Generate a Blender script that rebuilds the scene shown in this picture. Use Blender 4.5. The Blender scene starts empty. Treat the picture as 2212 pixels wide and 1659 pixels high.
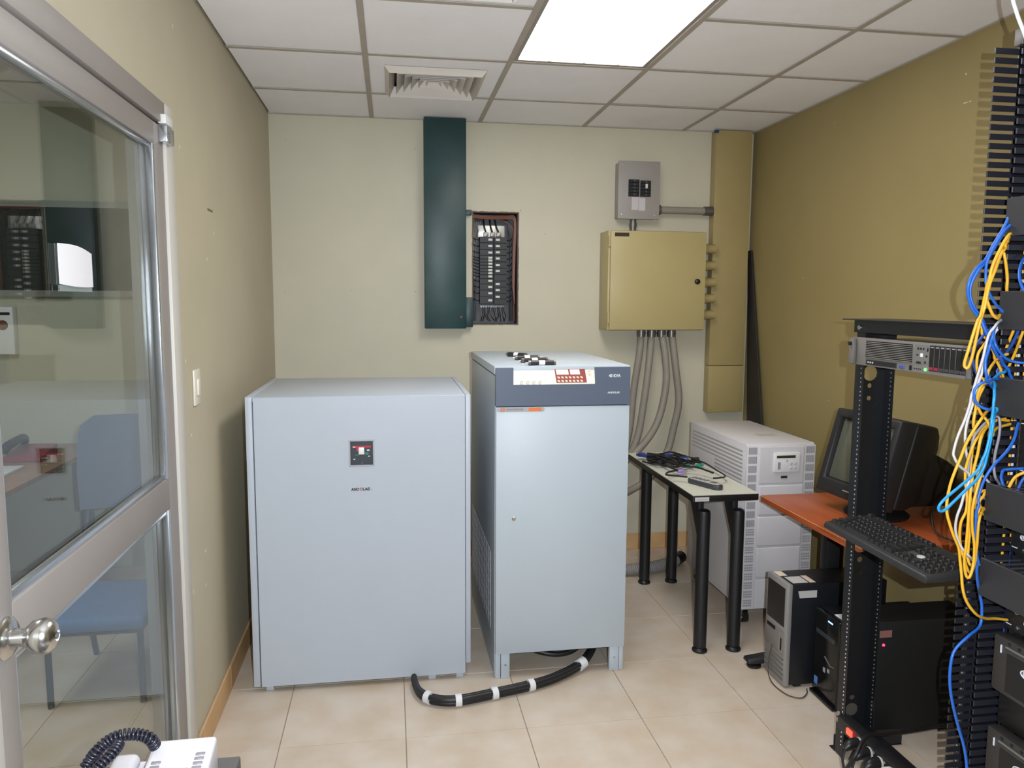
import bpy, bmesh, math, random
from mathutils import Vector, Matrix
random.seed(7)
S = bpy.context.scene
C = S.collection

# ------------------------------------------------------------------ camera
F_PX, W_PX, H_PX = 1649.92, 2212.0, 1659.0
YAW, PITCH, ROLL, EYE = 0.1571, 0.1088, 0.0053, 1.5477
fwd = Vector((math.sin(YAW)*math.cos(PITCH), math.cos(YAW)*math.cos(PITCH), -math.sin(PITCH)))
rt0 = Vector((math.cos(YAW), -math.sin(YAW), 0)); up0 = rt0.cross(fwd)
rgt = rt0*math.cos(ROLL) + up0*math.sin(ROLL); upv = up0*math.cos(ROLL) - rt0*math.sin(ROLL)
cam_d = bpy.data.cameras.new('camera'); cam = bpy.data.objects.new('camera', cam_d); C.objects.link(cam)
cam_d.sensor_width = 36.0; cam_d.lens = F_PX*36.0/W_PX; cam_d.clip_start = 0.02
mw = Matrix((( rgt.x, upv.x, -fwd.x, 0), (rgt.y, upv.y, -fwd.y, 0), (rgt.z, upv.z, -fwd.z, EYE), (0,0,0,1)))
cam.matrix_world = mw
S.camera = cam
def at(u, v, ax, val):
    """where the line of sight through a measured photo point meets the plane ax = val"""
    d = fwd + rgt*((u-W_PX/2)/F_PX) - upv*((v-H_PX/2)/F_PX)
    i = 'XYZ'.index(ax); o = Vector((0,0,EYE))
    return o + d*((val-o[i])/d[i])

# ------------------------------------------------------------------ light
wd = bpy.data.worlds.new('world'); S.world = wd; wd.use_nodes = True
wd.node_tree.nodes['Background'].inputs[0].default_value = (0.75, 0.85, 1.0, 1)
wd.node_tree.nodes['Background'].inputs[1].default_value = 0.15
S.view_settings.view_transform = 'Standard'; S.view_settings.look = 'None'
S.view_settings.exposure = -0.12; S.view_settings.gamma = 1.0
S.view_settings.use_curve_mapping = False
PANEL_GLOW = 13.0        # radiance of the fluorescent ceiling troffers
FLASH_W = 68.0           # the camera's own flash, just right of and above the lens
fl = bpy.data.lights.new('camera_flash', 'AREA'); fl.shape = 'RECTANGLE'; fl.size = 0.006; fl.size_y = 0.006
fl.energy = FLASH_W; fl.color = (0.86, 0.93, 1.0)
flo = bpy.data.objects.new('camera_flash', fl); C.objects.link(flo)
flo.matrix_world = Matrix.Translation(rgt*0.085 + upv*0.034 - fwd*0.01) @ mw

# ------------------------------------------------------------------ materials
MATS = {}
def mat(name, col, rough=0.5, metal=0.0, var=0.0, scale=8.0, bump=0.0, bscale=60.0, spec=0.5, emit=None, estr=0.0, col2=None, stretch=None, per_obj=0.0, detail=4.0):
    if name in MATS: return MATS[name]
    m = bpy.data.materials.new(name); m.use_nodes = True; MATS[name] = m
    nt = m.node_tree; b = nt.nodes['Principled BSDF']
    c = tuple(col)+(1,)
    b.inputs['Base Color'].default_value = c; b.inputs['Roughness'].default_value = rough
    b.inputs['Metallic'].default_value = metal; b.inputs['Specular IOR Level'].default_value = spec
    tc = None
    def coords():
        nonlocal tc
        if tc is None:
            tc = nt.nodes.new('ShaderNodeNewGeometry')
        out = tc.outputs['Position']
        if stretch:
            mp = nt.nodes.new('ShaderNodeMapping'); mp.inputs['Scale'].default_value = stretch
            nt.links.new(out, mp.inputs['Vector']); out = mp.outputs['Vector']
        return out
    src = None
    if var > 0 or col2:
        n = nt.nodes.new('ShaderNodeTexNoise'); n.inputs['Scale'].default_value = scale; n.inputs['Detail'].default_value = detail
        nt.links.new(coords(), n.inputs['Vector'])
        r = nt.nodes.new('ShaderNodeValToRGB')
        r.color_ramp.elements[0].position = 0.3; r.color_ramp.elements[1].position = 0.7
        a = c if col2 else tuple(x*(1-var) for x in col)+(1,)
        z = tuple(col2)+(1,) if col2 else tuple(min(1, x*(1+var)) for x in col)+(1,)
        r.color_ramp.elements[0].color = a; r.color_ramp.elements[1].color = z
        nt.links.new(n.outputs['Fac'], r.inputs['Fac']); src = r.outputs['Color']
    if per_obj > 0:
        oi = nt.nodes.new('ShaderNodeObjectInfo'); hs = nt.nodes.new('ShaderNodeHueSaturation')
        mr = nt.nodes.new('ShaderNodeMapRange'); mr.inputs['To Min'].default_value = 1-per_obj; mr.inputs['To Max'].default_value = 1+per_obj
        nt.links.new(oi.outputs['Random'], mr.inputs['Value']); nt.links.new(mr.outputs['Result'], hs.inputs['Value'])
        hs.inputs['Color'].default_value = c
        if src: nt.links.new(src, hs.inputs['Color'])
        src = hs.outputs['Color']
    if src: nt.links.new(src, b.inputs['Base Color'])
    if bump > 0:
        n2 = nt.nodes.new('ShaderNodeTexNoise'); n2.inputs['Scale'].default_value = bscale; n2.inputs['Detail'].default_value = 3
        nt.links.new(coords(), n2.inputs['Vector'])
        bp = nt.nodes.new('ShaderNodeBump'); bp.inputs['Strength'].default_value = bump; bp.inputs['Distance'].default_value = 0.002
        nt.links.new(n2.outputs['Fac'], bp.inputs['Height']); nt.links.new(bp.outputs['Normal'], b.inputs['Normal'])
    if emit:
        b.inputs['Emission Color'].default_value = tuple(emit)+(1,); b.inputs['Emission Strength'].default_value = estr
    return m
def sr(r, g, b):
    f = lambda c: (c/255/12.92) if c/255 <= .04045 else ((c/255+.055)/1.055)**2.4
    return (f(r), f(g), f(b))
def glass(name, tint=(0.93, 0.965, 0.955), ior=1.5):
    m = bpy.data.materials.new(name); m.use_nodes = True; nt = m.node_tree; nt.nodes.clear()
    o = nt.nodes.new('ShaderNodeOutputMaterial'); mx = nt.nodes.new('ShaderNodeMixShader'); lw = nt.nodes.new('ShaderNodeLayerWeight')
    t = nt.nodes.new('ShaderNodeBsdfTransparent'); g = nt.nodes.new('ShaderNodeBsdfGlossy')
    lw.inputs['Blend'].default_value = 0.5; pw = nt.nodes.new('ShaderNodeMath'); pw.operation = 'POWER'; pw.inputs[1].default_value = 5.0; ml = nt.nodes.new('ShaderNodeMath'); ml.operation = 'MULTIPLY_ADD'; ml.inputs[1].default_value = 0.96; ml.inputs[2].default_value = 0.07
    nt.links.new(lw.outputs['Facing'], pw.inputs[0]); nt.links.new(pw.outputs[0], ml.inputs[0]); t.inputs['Color'].default_value = tuple(tint)+(1,); g.inputs['Roughness'].default_value = 0.0
    nt.links.new(ml.outputs[0], mx.inputs[0]); nt.links.new(t.outputs[0], mx.inputs[1]); nt.links.new(g.outputs[0], mx.inputs[2]); nt.links.new(mx.outputs[0], o.inputs[0])
    return m
CREAM = mat('cream_wall_paint', sr(203,197,176), 0.55, var=0.03, scale=3, bump=0.12, bscale=90)
BEIGE = mat('beige_wall_paint', sr(189,180,155), 0.55, var=0.03, scale=3, bump=0.12, bscale=90)
MUST = mat('mustard_wall_paint', sr(150,134,89), 0.5, var=0.04, scale=2.5, bump=0.15, bscale=80)
TILE = mat('beige_ceramic_tile', sr(198,179,157), 0.32, scale=6.5, col2=sr(210,198,184), per_obj=0.035, detail=6)
GROUT = mat('grey_grout', sr(150,138,124), 0.9, var=0.1, scale=30)
SKIRT = mat('tan_skirting_tile', sr(198,156,110), 0.6, spec=0.2, scale=7, col2=sr(212,176,132), per_obj=0.03)
CTILE = mat('white_ceiling_tile', sr(250,247,249), 0.9, var=0.02, scale=5, bump=0.35, bscale=220, per_obj=0.015)
TBAR = mat('greyed_grid_bar', sr(176,166,154), 0.6, var=0.06, scale=10)
PLEN = mat('dark_plenum', sr(60,58,56), 0.9)
WHITEP = mat('white_enamel', sr(225,224,222), 0.4)
CAB = mat('cool_grey_powder_coat', sr(181,189,200), 0.42, var=0.012, scale=5, bump=0.12, bscale=500)
CABIN = mat('cabinet_gap_dark', sr(70,72,76), 0.6)
UPSM = mat('light_grey_powder_coat', sr(183,193,202), 0.42, var=0.012, scale=5, bump=0.12, bscale=500)
BLUEG = mat('slate_blue_fascia', sr(88,98,116), 0.45, bump=0.1, bscale=500)
BLACK = mat('black_plastic', sr(24,24,26), 0.4)
BLACKM = mat('black_powder_coat', sr(26,26,29), 0.45, bump=0.08, bscale=400)
RACKB = mat('rack_black_paint', sr(24,25,29), 0.4, bump=0.05, bscale=300)
FING = mat('finger_black_plastic', sr(38,38,46), 0.38)
COVER = mat('cover_charcoal_paint', sr(44,44,47), 0.5, bump=0.15, bscale=500)
DARK = mat('deep_black', sr(10,10,11), 0.6)
ALU = mat('grey_anodised_frame', sr(150,143,138), 0.5, metal=0.1, var=0.03, scale=6)
ALULT = mat('pale_painted_frame', sr(206,202,194), 0.45)
BEAD = mat('bright_aluminium_bead', sr(200,205,212), 0.22, metal=0.9)
STEEL = mat('brushed_steel', sr(200,199,197), 0.24, metal=1.0)
SCREW = mat('zinc_screw', sr(190,190,190), 0.3, metal=1.0)
GREEN = mat('dark_green_enamel', sr(24,54,54), 0.42, scale=5, col2=sr(40,70,72), bump=0.0, bscale=150)
OCHRE = mat('ochre_enamel', sr(181,165,116), 0.38, var=0.03, scale=4, bump=0.1, bscale=200)
OCHRE2 = mat('ochre_duct_enamel', sr(166,148,100), 0.4, var=0.04, scale=4)
GREYP = mat('grey_panel_enamel', sr(158,152,147), 0.45)
CONDU = mat('grey_flexible_conduit', sr(146,138,128), 0.55, var=0.06, scale=20)
CONDM = mat('galvanised_fitting', sr(120,118,116), 0.35, metal=0.7)
PAPER = mat('white_paper', sr(232,231,234), 0.8)
WHITEPL = mat('white_plastic', sr(232,230,230), 0.4)
# ------------------------------------------------------------------ mesh helpers
class B:
    """collects shapes for ONE mesh"""
    def __init__(s): s.v = []; s.f = []
    def add(s, vs, fs):
        o = len(s.v); s.v += [tuple(v) for v in vs]; s.f += [tuple(i+o for i in f) for f in fs]; return s
    def box(s, x0, x1, y0, y1, z0, z1):
        if x0 > x1: x0, x1 = x1, x0
        if y0 > y1: y0, y1 = y1, y0
        if z0 > z1: z0, z1 = z1, z0
        return s.add([(x0,y0,z0),(x1,y0,z0),(x1,y1,z0),(x0,y1,z0),(x0,y0,z1),(x1,y0,z1),(x1,y1,z1),(x0,y1,z1)],
                     [(0,3,2,1),(4,5,6,7),(0,1,5,4),(1,2,6,5),(2,3,7,6),(3,0,4,7)])
    def hexa(s, bot, top):
        return s.add(list(bot)+list(top), [(0,3,2,1),(4,5,6,7),(0,1,5,4),(1,2,6,5),(2,3,7,6),(3,0,4,7)])
    def prism(s, poly, ax, a, b):
        """poly: 2-D points in the plane across ax, run from a to b along ax"""
        n = len(poly)
        def P(p, t): return {'X': (t,p[0],p[1]), 'Y': (p[0],t,p[1]), 'Z': (p[0],p[1],t)}[ax]
        vs = [P(p,a) for p in poly]+[P(p,b) for p in poly]
        fs = [tuple(range(n))[::-1], tuple(range(n,2*n))]+[(i,(i+1)%n,n+(i+1)%n,n+i) for i in range(n)]
        return s.add(vs, fs)
    def tube(s, pts, r, n=8, closed=False, cap=True):
        pts = [Vector(p) for p in pts]; m = len(pts)
        if m < 2: return s
        rr = r if isinstance(r, (list, tuple)) else [r]*m
        T = []
        for i in range(m):
            a = pts[(i-1) % m] if (closed or i > 0) else pts[0]
            b = pts[(i+1) % m] if (closed or i < m-1) else pts[-1]
            d = b-a; T.append(d.normalized() if d.length > 1e-9 else Vector((0,0,1)))
        ref = Vector((0,0,1)) if abs(T[0].z) < 0.9 else Vector((1,0,0))
        N = (ref - T[0]*ref.dot(T[0])).normalized(); vs = []
        for i in range(m):
            N = N - T[i]*N.dot(T[i])
            if N.length < 1e-6: N = T[i].orthogonal()
            N.normalize(); Bn = T[i].cross(N)
            for k in range(n):
                a = 2*math.pi*k/n; vs.append(pts[i] + (N*math.cos(a)+Bn*math.sin(a))*rr[i])
        fs = []
        for i in range(m if closed else m-1):
            j = (i+1) % m
            for k in range(n): fs.append((i*n+k, i*n+(k+1) % n, j*n+(k+1) % n, j*n+k))
        if cap and not closed:
            fs.append(tuple(range(n))[::-1]); fs.append(tuple((m-1)*n+k for k in range(n)))
        return s.add(vs, fs)
    def cyl(s, p0, p1, r, n=16): return s.tube([p0, p1], r, n)
    def lathe(s, prof, org, axis='Z', n=20):
        """prof: (radius, height) list turned about axis through org"""
        vs = []; m = len(prof); ox, oy, oz = org
        for (r, h) in prof:
            for k in range(n):
                a = 2*math.pi*k/n; c, q = r*math.cos(a), r*math.sin(a)
                vs.append({'Z': (ox+c, oy+q, oz+h), 'X': (ox+h, oy+c, oz+q), 'Y': (ox+q, oy+h, oz+c)}[axis])
        fs = [(i*n+k, i*n+(k+1) % n, (i+1)*n+(k+1) % n, (i+1)*n+k) for i in range(m-1) for k in range(n)]
        if prof[0][0] > 1e-6: fs.append(tuple(range(n))[::-1])
        if prof[-1][0] > 1e-6: fs.append(tuple((m-1)*n+k for k in range(n)))
        return s.add(vs, fs)
    def frame(s, ax, a, b, u0, u1, v0, v1, w):
        """rectangular ring of bar width w, between a and b along ax"""
        for (p, q, r_, t) in ((u0,u1,v0,v0+w),(u0,u1,v1-w,v1),(u0,u0+w,v0+w,v1-w),(u1-w,u1,v0+w,v1-w)):
            if ax == 'X': s.box(a,b,p,q,r_,t)
            elif ax == 'Y': s.box(p,q,a,b,r_,t)
            else: s.box(p,q,r_,t,a,b)
        return s
    def mesh(s, name, bevel=0.0, seg=2, smooth=None):
        me = bpy.data.meshes.new(name); me.from_pydata(s.v, [], s.f)
        bm = bmesh.new(); bm.from_mesh(me)
        bmesh.ops.recalc_face_normals(bm, faces=bm.faces)
        if bevel > 0:
            es = [e for e in bm.edges if len(e.link_faces) == 2 and e.calc_face_angle(0) > 0.5]
            bmesh.ops.bevel(bm, geom=es, offset=bevel, segments=seg, profile=0.5, affect='EDGES', clamp_overlap=True)
        bm.to_mesh(me); bm.free()
        if smooth or bevel > 0:
            me.polygons.foreach_set('use_smooth', [True]*len(me.polygons)); me.set_sharp_from_angle(angle=smooth or 0.6)
        me.update(); return me
def spline(pts, k=6):
    pts = [Vector(p) for p in pts]
    if len(pts) < 3: return pts
    P = [pts[0]*2-pts[1]]+pts+[pts[-1]*2-pts[-2]]; out = []
    for i in range(1, len(P)-2):
        a, b, c, d = P[i-1], P[i], P[i+1], P[i+2]
        for j in range(k):
            t = j/k
            out.append(0.5*((2*b)+(c-a)*t+(2*a-5*b+4*c-d)*t*t+(3*b-a-3*c+d)*t**3))
    out.append(pts[-1]); return out
BASE = {}
def tag(o, label=None, cat=None, group=None, kind=None):
    for k, v in (('label',label),('category',cat),('group',group),('kind',kind)):
        if v: o[k] = v
    return o
def thing(name, label, cat, loc=(0,0,0), rotz=0.0, group=None, local=False):
    o = bpy.data.objects.new(name, None); C.objects.link(o); o.empty_display_size = 0.05
    o.location = loc; o.rotation_euler = (0,0,rotz); BASE[o.name] = Vector((0,0,0)) if local else Vector(loc)
    return tag(o, label, cat, group)
def link(name, me, m, parent, base=None, loc=(0,0,0), rot=None):
    o = bpy.data.objects.new(name, me); C.objects.link(o)
    if m is not None and not me.materials: me.materials.append(m)
    if parent is not None: o.parent = parent
    o.location = loc
    if rot: o.rotation_euler = rot
    BASE[o.name] = base if base is not None else Vector((0,0,0))
    return o
def part(name, b, m, parent, bevel=0.0, seg=2, smooth=None, label=None, kind=None):
    base = BASE[parent.name]
    me = b.mesh(name, bevel, seg, smooth)
    if base.length: me.transform(Matrix.Translation(-base))
    o = link(name, me, m, parent, base)
    return tag(o, label=label, kind=kind)
def inst(name, me, m, parent, loc, rot=None):
    return link(name, me, m, parent, None, Vector(loc)-BASE[parent.name], rot)
def single(name, b, m, label=None, cat=None, group=None, kind=None, bevel=0.0, seg=2, smooth=None):
    """a thing that is one mesh, its origin at the middle of its base"""
    me = b.mesh(name, bevel, seg, smooth)
    xs = [v.co for v in me.vertices]
    c = Vector(((min(v.x for v in xs)+max(v.x for v in xs))/2, (min(v.y for v in xs)+max(v.y for v in xs))/2, min(v.z for v in xs)))
    me.transform(Matrix.Translation(-c)); o = link(name, me, m, None, c, c)
    return tag(o, label, cat, group, kind)
def struct(name, b, m, bevel=0.0, label=None):
    me = b.mesh(name, bevel); o = link(name, me, m, None, Vector((0,0,0)))
    return tag(o, label=label, kind='structure')
def text_mesh(s, size, bold=0.0, depth=0.0006, align='LEFT'):
    cu = bpy.data.curves.new('lettering', 'FONT'); cu.body = s; cu.size = size; cu.align_x = align
    cu.extrude = depth; cu.offset = bold; cu.resolution_u = 3
    o = bpy.data.objects.new('lettering', cu); C.objects.link(o)
    bpy.context.view_layer.update()
    me = bpy.data.meshes.new_from_object(o.evaluated_get(bpy.context.evaluated_depsgraph_get()))
    bpy.data.objects.remove(o); bpy.data.curves.remove(cu); return me
def lettering(s, size, m, parent, pos, facing='-Y', bold=0.0, align='LEFT', name='lettering', width=None, xs=1.0):
    """flat raised letters on a face; pos is the left end of the baseline"""
    me = text_mesh(s, size, bold, 0.0006, align)
    if width:
        w = max(v.co.x for v in me.vertices)-min(v.co.x for v in me.vertices)
        me.transform(Matrix.Diagonal((width/w,1,1,1)))
    rot = {'-Y': (math.pi/2,0,0), '-X': (math.pi/2,0,-math.pi/2), 'Z': (0,0,0)}[facing]
    return link(name, me, m, parent, None, Vector(pos)-BASE[parent.name], rot)
# ------------------------------------------------------------------ the room
XL, XR, YB, YF, H = -0.654, 2.191, 4.493, -1.30, 2.561
AXL = -3.0                                     # far side of the neighbouring room
# floor: grout bed with a ceramic tile for every cell
b = B(); b.box(AXL-.1, XR+.1, YF-.1, 4.70, -0.08, -0.003)
floor = struct('floor', b, GROUT)
FS, FX, FY = 0.4361, -0.401, 2.5895
full = B().box(-FS/2+.0016, FS/2-.0016, -FS/2+.0016, FS/2-.0016, -0.006, 0.0).mesh('floor_tile', 0.0008, 1)
for i in range(-7, 7):
    for j in range(-10, 6):
        x0, x1, y0, y1 = FX+i*FS, FX+(i+1)*FS, FY+j*FS, FY+(j+1)*FS
        cx0, cx1, cy0, cy1 = max(x0,AXL), min(x1,XR), max(y0,YF), min(y1,4.60)
        if cx1-cx0 < .02 or cy1-cy0 < .02: continue
        if (cx1-cx0, cy1-cy0) == (x1-x0, y1-y0):
            inst('floor_tile', full, TILE, floor, ((x0+x1)/2, (y0+y1)/2, 0))
        else:
            part('floor_tile', B().box(cx0+.0016, cx1-.0016, cy0+.0016, cy1-.0016, -0.006, 0.0), TILE, floor)
# walls
DY0, DY1, DZ = 1.25, 2.535, 2.12               # doorway in the left wall
b = B(); b.box(XL-.12, XL, DY1, YB, 0, 2.75); b.box(XL-.12, XL, YF, DY0, 0, 2.75); b.box(XL-.12, XL, DY0, DY1, DZ, 2.75)
struct('wall_left', b, BEIGE)
PX0, PX1, PZ0, PZ1 = 0.474, 0.745, 1.406, 2.060   # opening of the recessed breaker panel
b = B(); b.box(XL-.12, PX0, YB, YB+.16, 0, 2.75); b.box(PX1, XR+.1, YB, YB+.16, 0, 2.75)
b.box(PX0, PX1, YB, YB+.16, 0, PZ0); b.box(PX0, PX1, YB, YB+.16, PZ1, 2.75)
wb = struct('wall_back', b, CREAM)
b = B(); b.box(XR, XR+.1, YF, YB+.16, 0, 2.75); struct('wall_right', b, MUST)
b = B(); b.box(AXL-.1, XR+.1, YF-.1, YF, 0, 2.75); struct('wall_front', b, CREAM)
# ragged plaster edge around the panel opening
b = B(); rnd = random.Random(3)
for k in range(26):
    t = k/26.0
    for (x, z) in ((PX0, PZ0+t*(PZ1-PZ0)), (PX1, PZ0+t*(PZ1-PZ0))):
        w = .001+.003*rnd.random(); h = .026
        b.box(x-w, x+w, YB-.0012, YB+.003, z, z+h)
for k in range(12):
    x = PX0+k/12.0*(PX1-PX0)
    for z in (PZ0, PZ1):
        w = .001+.003*rnd.random(); b.box(x, x+.0235, YB-.0012, YB+.003, z-w, z+w)
part('broken_plaster_edge', b, mat('bare_plaster', sr(128,106,82), .95, var=.1, scale=60), wb)
# small nail heads and marks left on the walls
b = B()
for (u, v) in ((618,303),(760,628),(896,322),(897,630),(615,632),(1178,505),(1125,455)):
    p = at(u, v, 'Y', YB); b.box(p.x-.0018, p.x+.0018, YB-.0015, YB, p.z-.0018, p.z+.0018)
part('nail_hole', b, mat('nail_hole_brown', sr(96,78,60), .8), wb, kind='stuff')
b = B()
for (u, v, w, h) in ((2087,160,.003,.008),(2086,222,.010,.004),(2096,219,.006,.003),(1804,265,.003,.003),(1790,865,.003,.003),(1735,600,.002,.006)):
    p = at(u, v, 'X', XR); b.box(XR-.0012, XR, p.y-w, p.y+w, p.z-h/2, p.z+h/2)
part('paint_chip', b, mat('chipped_paint', sr(206,196,170), .8), bpy.data.objects['wall_right'], kind='stuff')
b = B()
for (u, v) in ((373,57),(388,318),(414,940),(445,1263),(444,1190),(419,1278),(462,505),(401,780),(447,560)):
    p = at(u, v, 'X', XL); b.box(XL, XL+.0012, p.y-.003, p.y+.003, p.z-.005, p.z+.005)
part('paint_chip', b, mat('chipped_paint', sr(206,196,170), .8), bpy.data.objects['wall_left'], kind='stuff')
# skirting tiles
def skirting(name, ax, a0, a1, c):
    root = struct(name, B().box(*( (a0,a1,c-.004,c) if ax=='X' else ((c,c+.004,a0,a1) if c < 0 else (c-.004,c,a0,a1))), 0.001, 0.097), GROUT)
    for k in range(-16, 24):
        p, q = max(a0, FX+k*FS if ax=='X' else FY+k*FS), min(a1, FX+(k+1)*FS if ax=='X' else FY+(k+1)*FS)
        if q-p < .02: continue
        bb = B()
        if ax == 'X': bb.box(p+.0015, q-.0015, c-.011, c-.003, 0.001, 0.100)
        elif c < 0: bb.box(c+.003, c+.011, p+.0015, q-.0015, 0.001, 0.100)
        else: bb.box(c-.011, c-.003, p+.0015, q-.0015, 0.001, 0.100)
        part('skirting_tile', bb, SKIRT, root, 0.001, 1)
skirting('baseboard_back', 'X', XL+.012, XR-.012, YB)
skirting('baseboard_left', 'Y', DY1+.005, YB, XL)
skirting('baseboard_right', 'Y', YF, YB, XR)
# ------------------------------------------------------------------ ceiling of tiles in a metal grid
GX, GY, GS = -0.0941, 3.9707, 0.61
ceil = struct('ceiling', B().box(AXL-.1, XR+.1, YF-.1, 4.70, 2.68, 2.74), PLEN)
LAMPS = [(1, 1)]                        # (column, first row): each troffer covers two cells in depth
VENTS = [(0, 0), (0, 2)]
def cell(i, j): return GX+i*GS, GX+(i+1)*GS, GY-(j+1)*GS, GY-j*GS
tile_full = B().box(-GS/2+.006, GS/2-.006, -GS/2+.006, GS/2-.006, 0, 0.014).mesh('ceiling_tile', 0.002, 1)
ct_rnd = random.Random(11)
for i in range(-1, 4):
    for j in range(-1, 9):
        if any(i == a and j in (c, c+1) for a, c in LAMPS): continue
        x0, x1, y0, y1 = cell(i, j)
        cx0, cx1, cy0, cy1 = max(x0,XL), min(x1,XR), max(y0,YF), min(y1,YB)
        if cx1-cx0 < .03 or cy1-cy0 < .03: continue
        z = H+.0035+.0025*ct_rnd.random()
        if (i, j) in VENTS:
            xc, yc = (x0+x1)/2, (y0+y1)/2+(0.06 if j == 0 else 0.0)
            bb = B(); m_ = .205
            bb.box(x0+.006, xc-m_, y0+.006, y1-.006, z, z+.014); bb.box(xc+m_, x1-.006, y0+.006, y1-.006, z, z+.014)
            bb.box(xc-m_, xc+m_, y0+.006, yc-m_, z, z+.014); bb.box(xc-m_, xc+m_, yc+m_, y1-.006, z, z+.014)
            part('ceiling_tile', bb, CTILE, ceil)
        elif abs((cx1-cx0)-GS) < 1e-6 and abs((cy1-cy0)-GS) < 1e-6:
            inst('ceiling_tile', tile_full, CTILE, ceil, ((x0+x1)/2, (y0+y1)/2, z))
        else:
            part('ceiling_tile', B().box(cx0+(.009 if cx0 < x0+1e-6 and False or cx0 == XL else .003), cx1-.003, cy0+.006, cy1-.006, z, z+.014), CTILE, ceil, 0.002, 1)
for i in range(0, 4):
    x = GX+i*GS
    part('grid_runner', B().box(x-.012, x+.012, YF, YB, H, H+.0025).box(x-.001, x+.001, YF, YB, H+.0025, H+.035), TBAR, ceil)
for j in range(0, 9):
    y = GY-j*GS
    for i in range(-1, 4):
        x0, x1 = max(GX+i*GS+.0125, XL+.008), min(GX+(i+1)*GS-.0125, XR)
        if any(i == a and j == c+1 for a, c in LAMPS): continue
        part('grid_crossbar', B().box(x0, x1, y-.012, y+.012, H+.0004, H+.0028).box(x0, x1, y-.001, y+.001, H+.0028, H+.03), TBAR, ceil)
b = B(); b.box(XR-.018, XR, YF, YB, H+.0006, H+.0026); b.box(XL+.006, XR-.018, YB-.018, YB, H+.0006, H+.0026)
part('wall_angle', b, mat('wall_angle_white', sr(196,188,180), .7), ceil)
# fluorescent troffers
GLOW = mat('lit_diffuser', (0.9,0.9,0.9), 0.5, emit=(1.0,0.97,0.945), estr=PANEL_GLOW)
for (i, j), lab in zip(LAMPS, ('bright rectangular fluorescent panel set in the ceiling grid', 'second fluorescent ceiling panel above and behind the viewer')):
    x0, x1, y0, y1 = GX+i*GS, GX+(i+1)*GS, GY-(j+2)*GS, GY-j*GS
    t = thing('ceiling_light', lab, 'light', ((x0+x1)/2, (y0+y1)/2, H), group='fluorescent ceiling panels')
    part('diffuser', B().box(x0+.030, x1-.030, y0+.030, y1-.030, H+.010, H+.014), GLOW, t)
    part('frame', B().frame('Z', H+.003, H+.016, x0+.013, x1-.013, y0+.013, y1-.013, .017), mat('troffer_frame', sr(150,143,138), .5), t, .001, 1)
    part('housing', B().box(x0+.016, x1-.016, y0+.016, y1-.016, H+.020, H+.10), WHITEP, t)
    for k, fx in enumerate((.27, .52, .77)):
        part('lens_tab', B().box(x0+GS*fx-.004, x0+GS*fx+.004, y1-.036, y1-.028, H+.004, H+.010), TBAR, t)
# air diffusers
VW = mat('painted_diffuser', sr(214,206,198), 0.5)
for (i, j), lab in zip(VENTS, ('square white louvred air diffuser in the ceiling over the green trunking', 'second louvred air diffuser at the top edge of the ceiling')):
    x0, x1, y0, y1 = cell(i, j); xc, yc = (x0+x1)/2, (y0+y1)/2+(0.06 if j == 0 else 0.0); z = H+.003
    t = thing('air_diffuser', lab, 'vent', (xc, yc, H), group='ceiling air diffusers')
    def ring(r0, z0, r1, z1, th=.0015):
        bb = B(); vs = []
        for (r, zz) in ((r0,z0),(r1,z1),(r1,z1+th),(r0,z0+th)):
            vs += [(xc-r,yc-r,zz),(xc+r,yc-r,zz),(xc+r,yc+r,zz),(xc-r,yc+r,zz)]
        fs = []
        for q in range(4):
            for k in range(4): fs.append((q*4+k, q*4+(k+1)%4, ((q+1)%4)*4+(k+1)%4, ((q+1)%4)*4+k))
        return bb.add(vs, fs)
    part('outer_flange', ring(.226, z-.003, .205, z-.026, .002), VW, t)
    part('inner_collar', ring(.204, z-.026, .182, z+.018, .002), VW, t)
    for k, r in enumerate((.172, .138, .104, .070, .036)):
        part('louvre', ring(r, z-.020+.002*k, max(.002, r-.036), z+.022, .002), VW, t)
    part('duct_throat', B().box(xc-.20, xc+.20, yc-.20, yc+.20, z+.035, z+.05), DARK, t)
# ------------------------------------------------------------------ glazed door in the left wall
b = B(); b.box(XL-.10, XL+.004, 2.45, DY1-.002, 0.0, 2.118); b.box(XL-.10, XL+.004, DY0+.002, 1.328, 0.0, 2.118)
trim = struct('trim_1', b, ALULT, 0.002)
part('header', B().box(XL-.10, XL+.004, 1.3285, 2.4495, 2.056, 2.118), ALU, trim, .002)
part('door_stop', B().box(XL-.098, XL-.052, 2.415, 2.449, 0.0, 2.055).box(XL-.098, XL-.052, 1.33, 2.415, 2.02, 2.055), ALU, trim)
door = tag(bpy.data.objects.new('door_1', None), label='grey framed glass door with round steel knob', kind='structure'); C.objects.link(door)
door.location = (XL-.028, 2.44, 0.0); BASE[door.name] = Vector(door.location)
DXF, DXB = XL-.004, XL-.046
part('hinge_stile', B().box(DXB, DXF, 2.362, 2.446, .008, 2.048), ALU, door, .002)
part('lock_stile', B().box(DXB, DXF, 1.334, 1.402, .008, 2.048), ALU, door, .002)
part('top_rail', B().box(DXB, DXF, 1.402, 2.362, 1.985, 2.048), ALU, door, .002)
part('lock_rail', B().box(DXB, DXF, 1.402, 2.362, .925, 1.018), ALU, door, .002)
part('bottom_rail', B().box(DXB, DXF, 1.402, 2.362, .008, .105), ALU, door, .002)
GL = glass('door_glass')
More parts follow.
